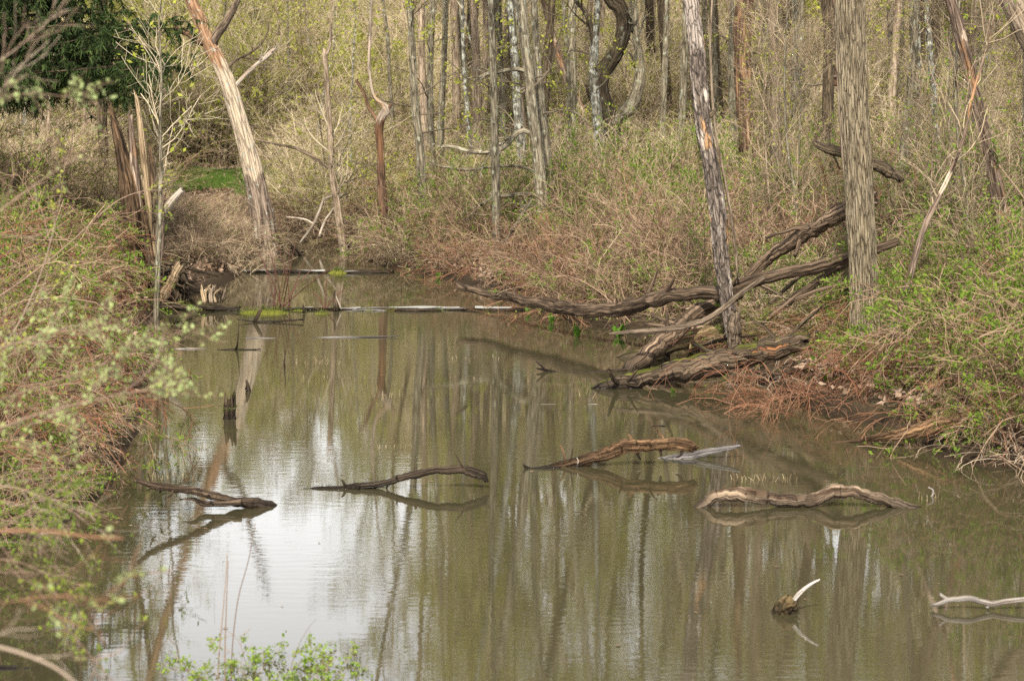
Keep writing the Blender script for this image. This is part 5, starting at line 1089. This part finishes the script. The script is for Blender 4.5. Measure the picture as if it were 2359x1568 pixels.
spray('long out-of-focus twig with pale green buds reaching right over the water', [(-120, 1010, 14), (0, 985, 12), (60, 962, 11), (120, 945, 10), (200, 925, 8), (290, 905, 6), (370, 895, 4), (440, 870, 3)], 6.4, leaf=210, n1=18)
spray('upper out-of-focus twig with pale buds curving up above the left water', [(-120, 960, 12), (0, 920, 10), (120, 880, 8), (230, 840, 7), (330, 800, 5), (400, 770, 4), (460, 740, 3)], 6.8, leaf=200, n1=18)
spray('blurred leafy twig across the left bush at mid height', [(-120, 820, 10), (0, 800, 9), (100, 770, 7), (180, 760, 5), (260, 775, 3)], 7.2, leaf=220, n1=18)
spray('pale bud spray high on the left edge', [(-120, 560, 10), (-20, 500, 9), (40, 455, 8), (120, 400, 5), (200, 345, 3)], 6.5, leaf=14, n1=10)
spray('bare pale twig crossing the spruce in the top left corner', [(-80, 190, 8), (0, 140, 7), (60, 95, 6), (110, 50, 5), (150, 0, 4), (175, -40, 3)], 6.0, leaf=0, n1=9, l1=(.08, .25))
spray('lower bare pale twig in front of the spruce', [(-80, 280, 7), (0, 210, 6), (40, 165, 5), (76, 125, 3)], 6.0, leaf=0, n1=5, l1=(.06, .18))
spray('twig with pale buds running under the spruce', [(-100, 250, 8), (0, 225, 7), (80, 215, 5), (150, 222, 4), (212, 210, 3)], 6.2, leaf=80, n1=10, l1=(.06, .15))
spray('out-of-focus reddish twig jutting right over the dark water', [(-160, 1215, 13), (0, 1222, 14), (100, 1222, 13), (200, 1234, 12), (285, 1240, 9)], 4.6, leaf=0, n1=0, stem='twig_red')
spray('second reddish blurred twig lower on the left', [(-160, 1400, 8), (0, 1388, 9), (120, 1372, 8), (200, 1376, 5), (270, 1390, 3)], 4.8, leaf=40, n1=6, stem='twig_red')
spray('thick blurred brown branch at the bottom left corner', [(-160, 1460, 16), (0, 1490, 18), (80, 1515, 17), (140, 1545, 16), (200, 1600, 14)], 4.4, leaf=0, n1=3)
spray('leafy green twigs trailing over the dark left water', [(-160, 1330, 9), (-20, 1290, 8), (60, 1300, 6), (140, 1350, 5), (200, 1430, 4), (240, 1480, 2)], 6.6, leaf=240, n1=22, leafm='leaf_mix', up=0)
spray('leafy twigs by the left shore above the reddish blurred twig', [(-160, 1150, 9), (-20, 1120, 8), (60, 1130, 6), (140, 1165, 5), (200, 1200, 3)], 7.0, leaf=240, n1=22, leafm='leaf_mix', up=0)
spray('fresh green twigs at the left edge below the bank', [(-160, 1270, 8), (-40, 1230, 7), (50, 1225, 5), (150, 1240, 4)], 7.4, leaf=200, n1=20, leafm='leaf_mix', up=-.02)
spray('thin bare branch slanting down through the bottom left', [(-60, 1180, 5), (30, 1290, 5), (120, 1400, 4), (200, 1500, 4), (280, 1590, 4)], 6.0, leaf=0, n1=6, l1=(.1, .3))
spray('leafy yellow-green branch rising at the left edge above the thicket', [(-100, 900, 9), (20, 780, 8), (90, 640, 6), (130, 500, 4), (150, 380, 2)], 9.5, leaf=110, n1=14, leafm='leaf_yel', l1=(.2, .5))
spray('arching green-tipped cane in front of the rotten stump', [(-60, 720, 8), (60, 640, 7), (160, 560, 6), (260, 470, 5), (330, 440, 4), (380, 440, 2)], 12, leaf=80, n1=12, leafm='leaf_yel', l1=(.2, .5))
# specks of pollen, bud scales and old leaves afloat
mb = MB(); xs_ = R.uniform(-4, 4.2, 2600); ys_ = R.uniform(10, 30, 2600); sh_ = -shore(xs_, ys_); kk = (sh_ > .02) & (R.random(2600) < .05 + .55 * np.exp(-sh_ / .35)); xs_, ys_ = xs_[kk], ys_[kk]
for x_, y_ in zip(xs_, ys_):
    a_ = R.uniform(0, 6.28); L_ = R.uniform(.006, .022); c_, s_ = math.cos(a_), math.sin(a_); w_ = L_ * R.uniform(.3, .7)
    mb.add([(x_ - c_ * L_, y_ - s_ * L_, .004), (x_ + s_ * w_, y_ - c_ * w_, .005), (x_ + c_ * L_, y_ + s_ * L_, .004), (x_ - s_ * w_, y_ + c_ * w_, .006)], [(0, 1, 2, 3)])
tag(mb.build('floating_leaves', M['litter'], smooth=False), 'small specks of old leaves floating along the pond edges', None, None, 'stuff')
# individual arching canes on the banks
for (x, y, kind, lab, sc) in [(-4.0, 13.2, 0, 'leafy green bush overhanging the near left shore', 1.0), (-4.2, 14.9, 3, 'low tangled bush with trailing canes at the left waterline', .9), (-5.0, 17.6, 3, 'bushy green shrub on the left bank above the bare canes', 1.1)]:
    k = dict(n=34, h=1.7 * sc, spreadr=1.0, base_r=.4, kids=(6, 4), klen=(.2, .45), k2len=(.1, .22), leaf=1100, leafsize=.032, rad=.0055, droop=.65, upright=.8, rmin=.0022, wob=.09)
    bush('bank_shrub', lab, (x, y, gz1(x, y) - .03), 'twig_brown', 'leaf_mix' if kind else 'leaf_grn', **k)
for (x, y, lab, st, sc) in [(-3.7, 14.6, 'fine drooping canes at the left waterline above the forked branch', 'twig_buff', .8), (-3.75, 16.0, 'arching bare brown canes hanging over the left water edge', 'twig_buff', .9), (-3.95, 17.6, 'reddish twiggy bush at the left waterline level with the ragged stump', 'twig_red', .9), (-4.15, 19.3, 'brown twiggy bush at the left waterline beside the small curved stub', 'twig_brown', .85), (-4.4, 21.2, 'dark brown brush at the left water edge below the thin pole tree', 'twig_brown', .8), (-4.7, 23.0, 'low brush around the foot of the thin pole tree', 'twig_brown', .6), (-3.75, 13.6, 'low dead canes at the left shore by the floating reed stem', 'twig_buff', .7)]:
    bush('shore_canes', lab, (x, y, max(gz1(x, y), 0) - .03), st, 'leaf_mix', n=34, h=.78 * sc, spreadr=1.0, base_r=.4, kids=(5, 3), klen=(.25, .6), k2len=(.1, .28), leaf=60, leafsize=.028, rad=.0055, droop=.8, upright=.75, rmin=.0022, wob=.1)
for (x, y, lab, st) in [(2.62, 18.3, 'pile of reddish dead stalks trailing into the water behind the rusty log', 'twig_red'), (4.55, 15.3, 'heap of grey-tan dead stalks at the right edge waterline', 'twig_straw'), (2.75, 18.0, 'reddish bramble mound at the right end of the mossy log', 'twig_red')]:
    bush('dead_stalks', lab, (x, y, max(gz1(x, y), 0)), st, None, n=46, h=1.15, spreadr=1.5, base_r=.5, kids=(3, 2), klen=(.2, .5), k2len=(.1, .2), rad=.0055, droop=.9, upright=.55, rmin=.0024, wob=.07)
print('tris', sum(len(m.polygons) * 2 for m in bpy.data.meshes))
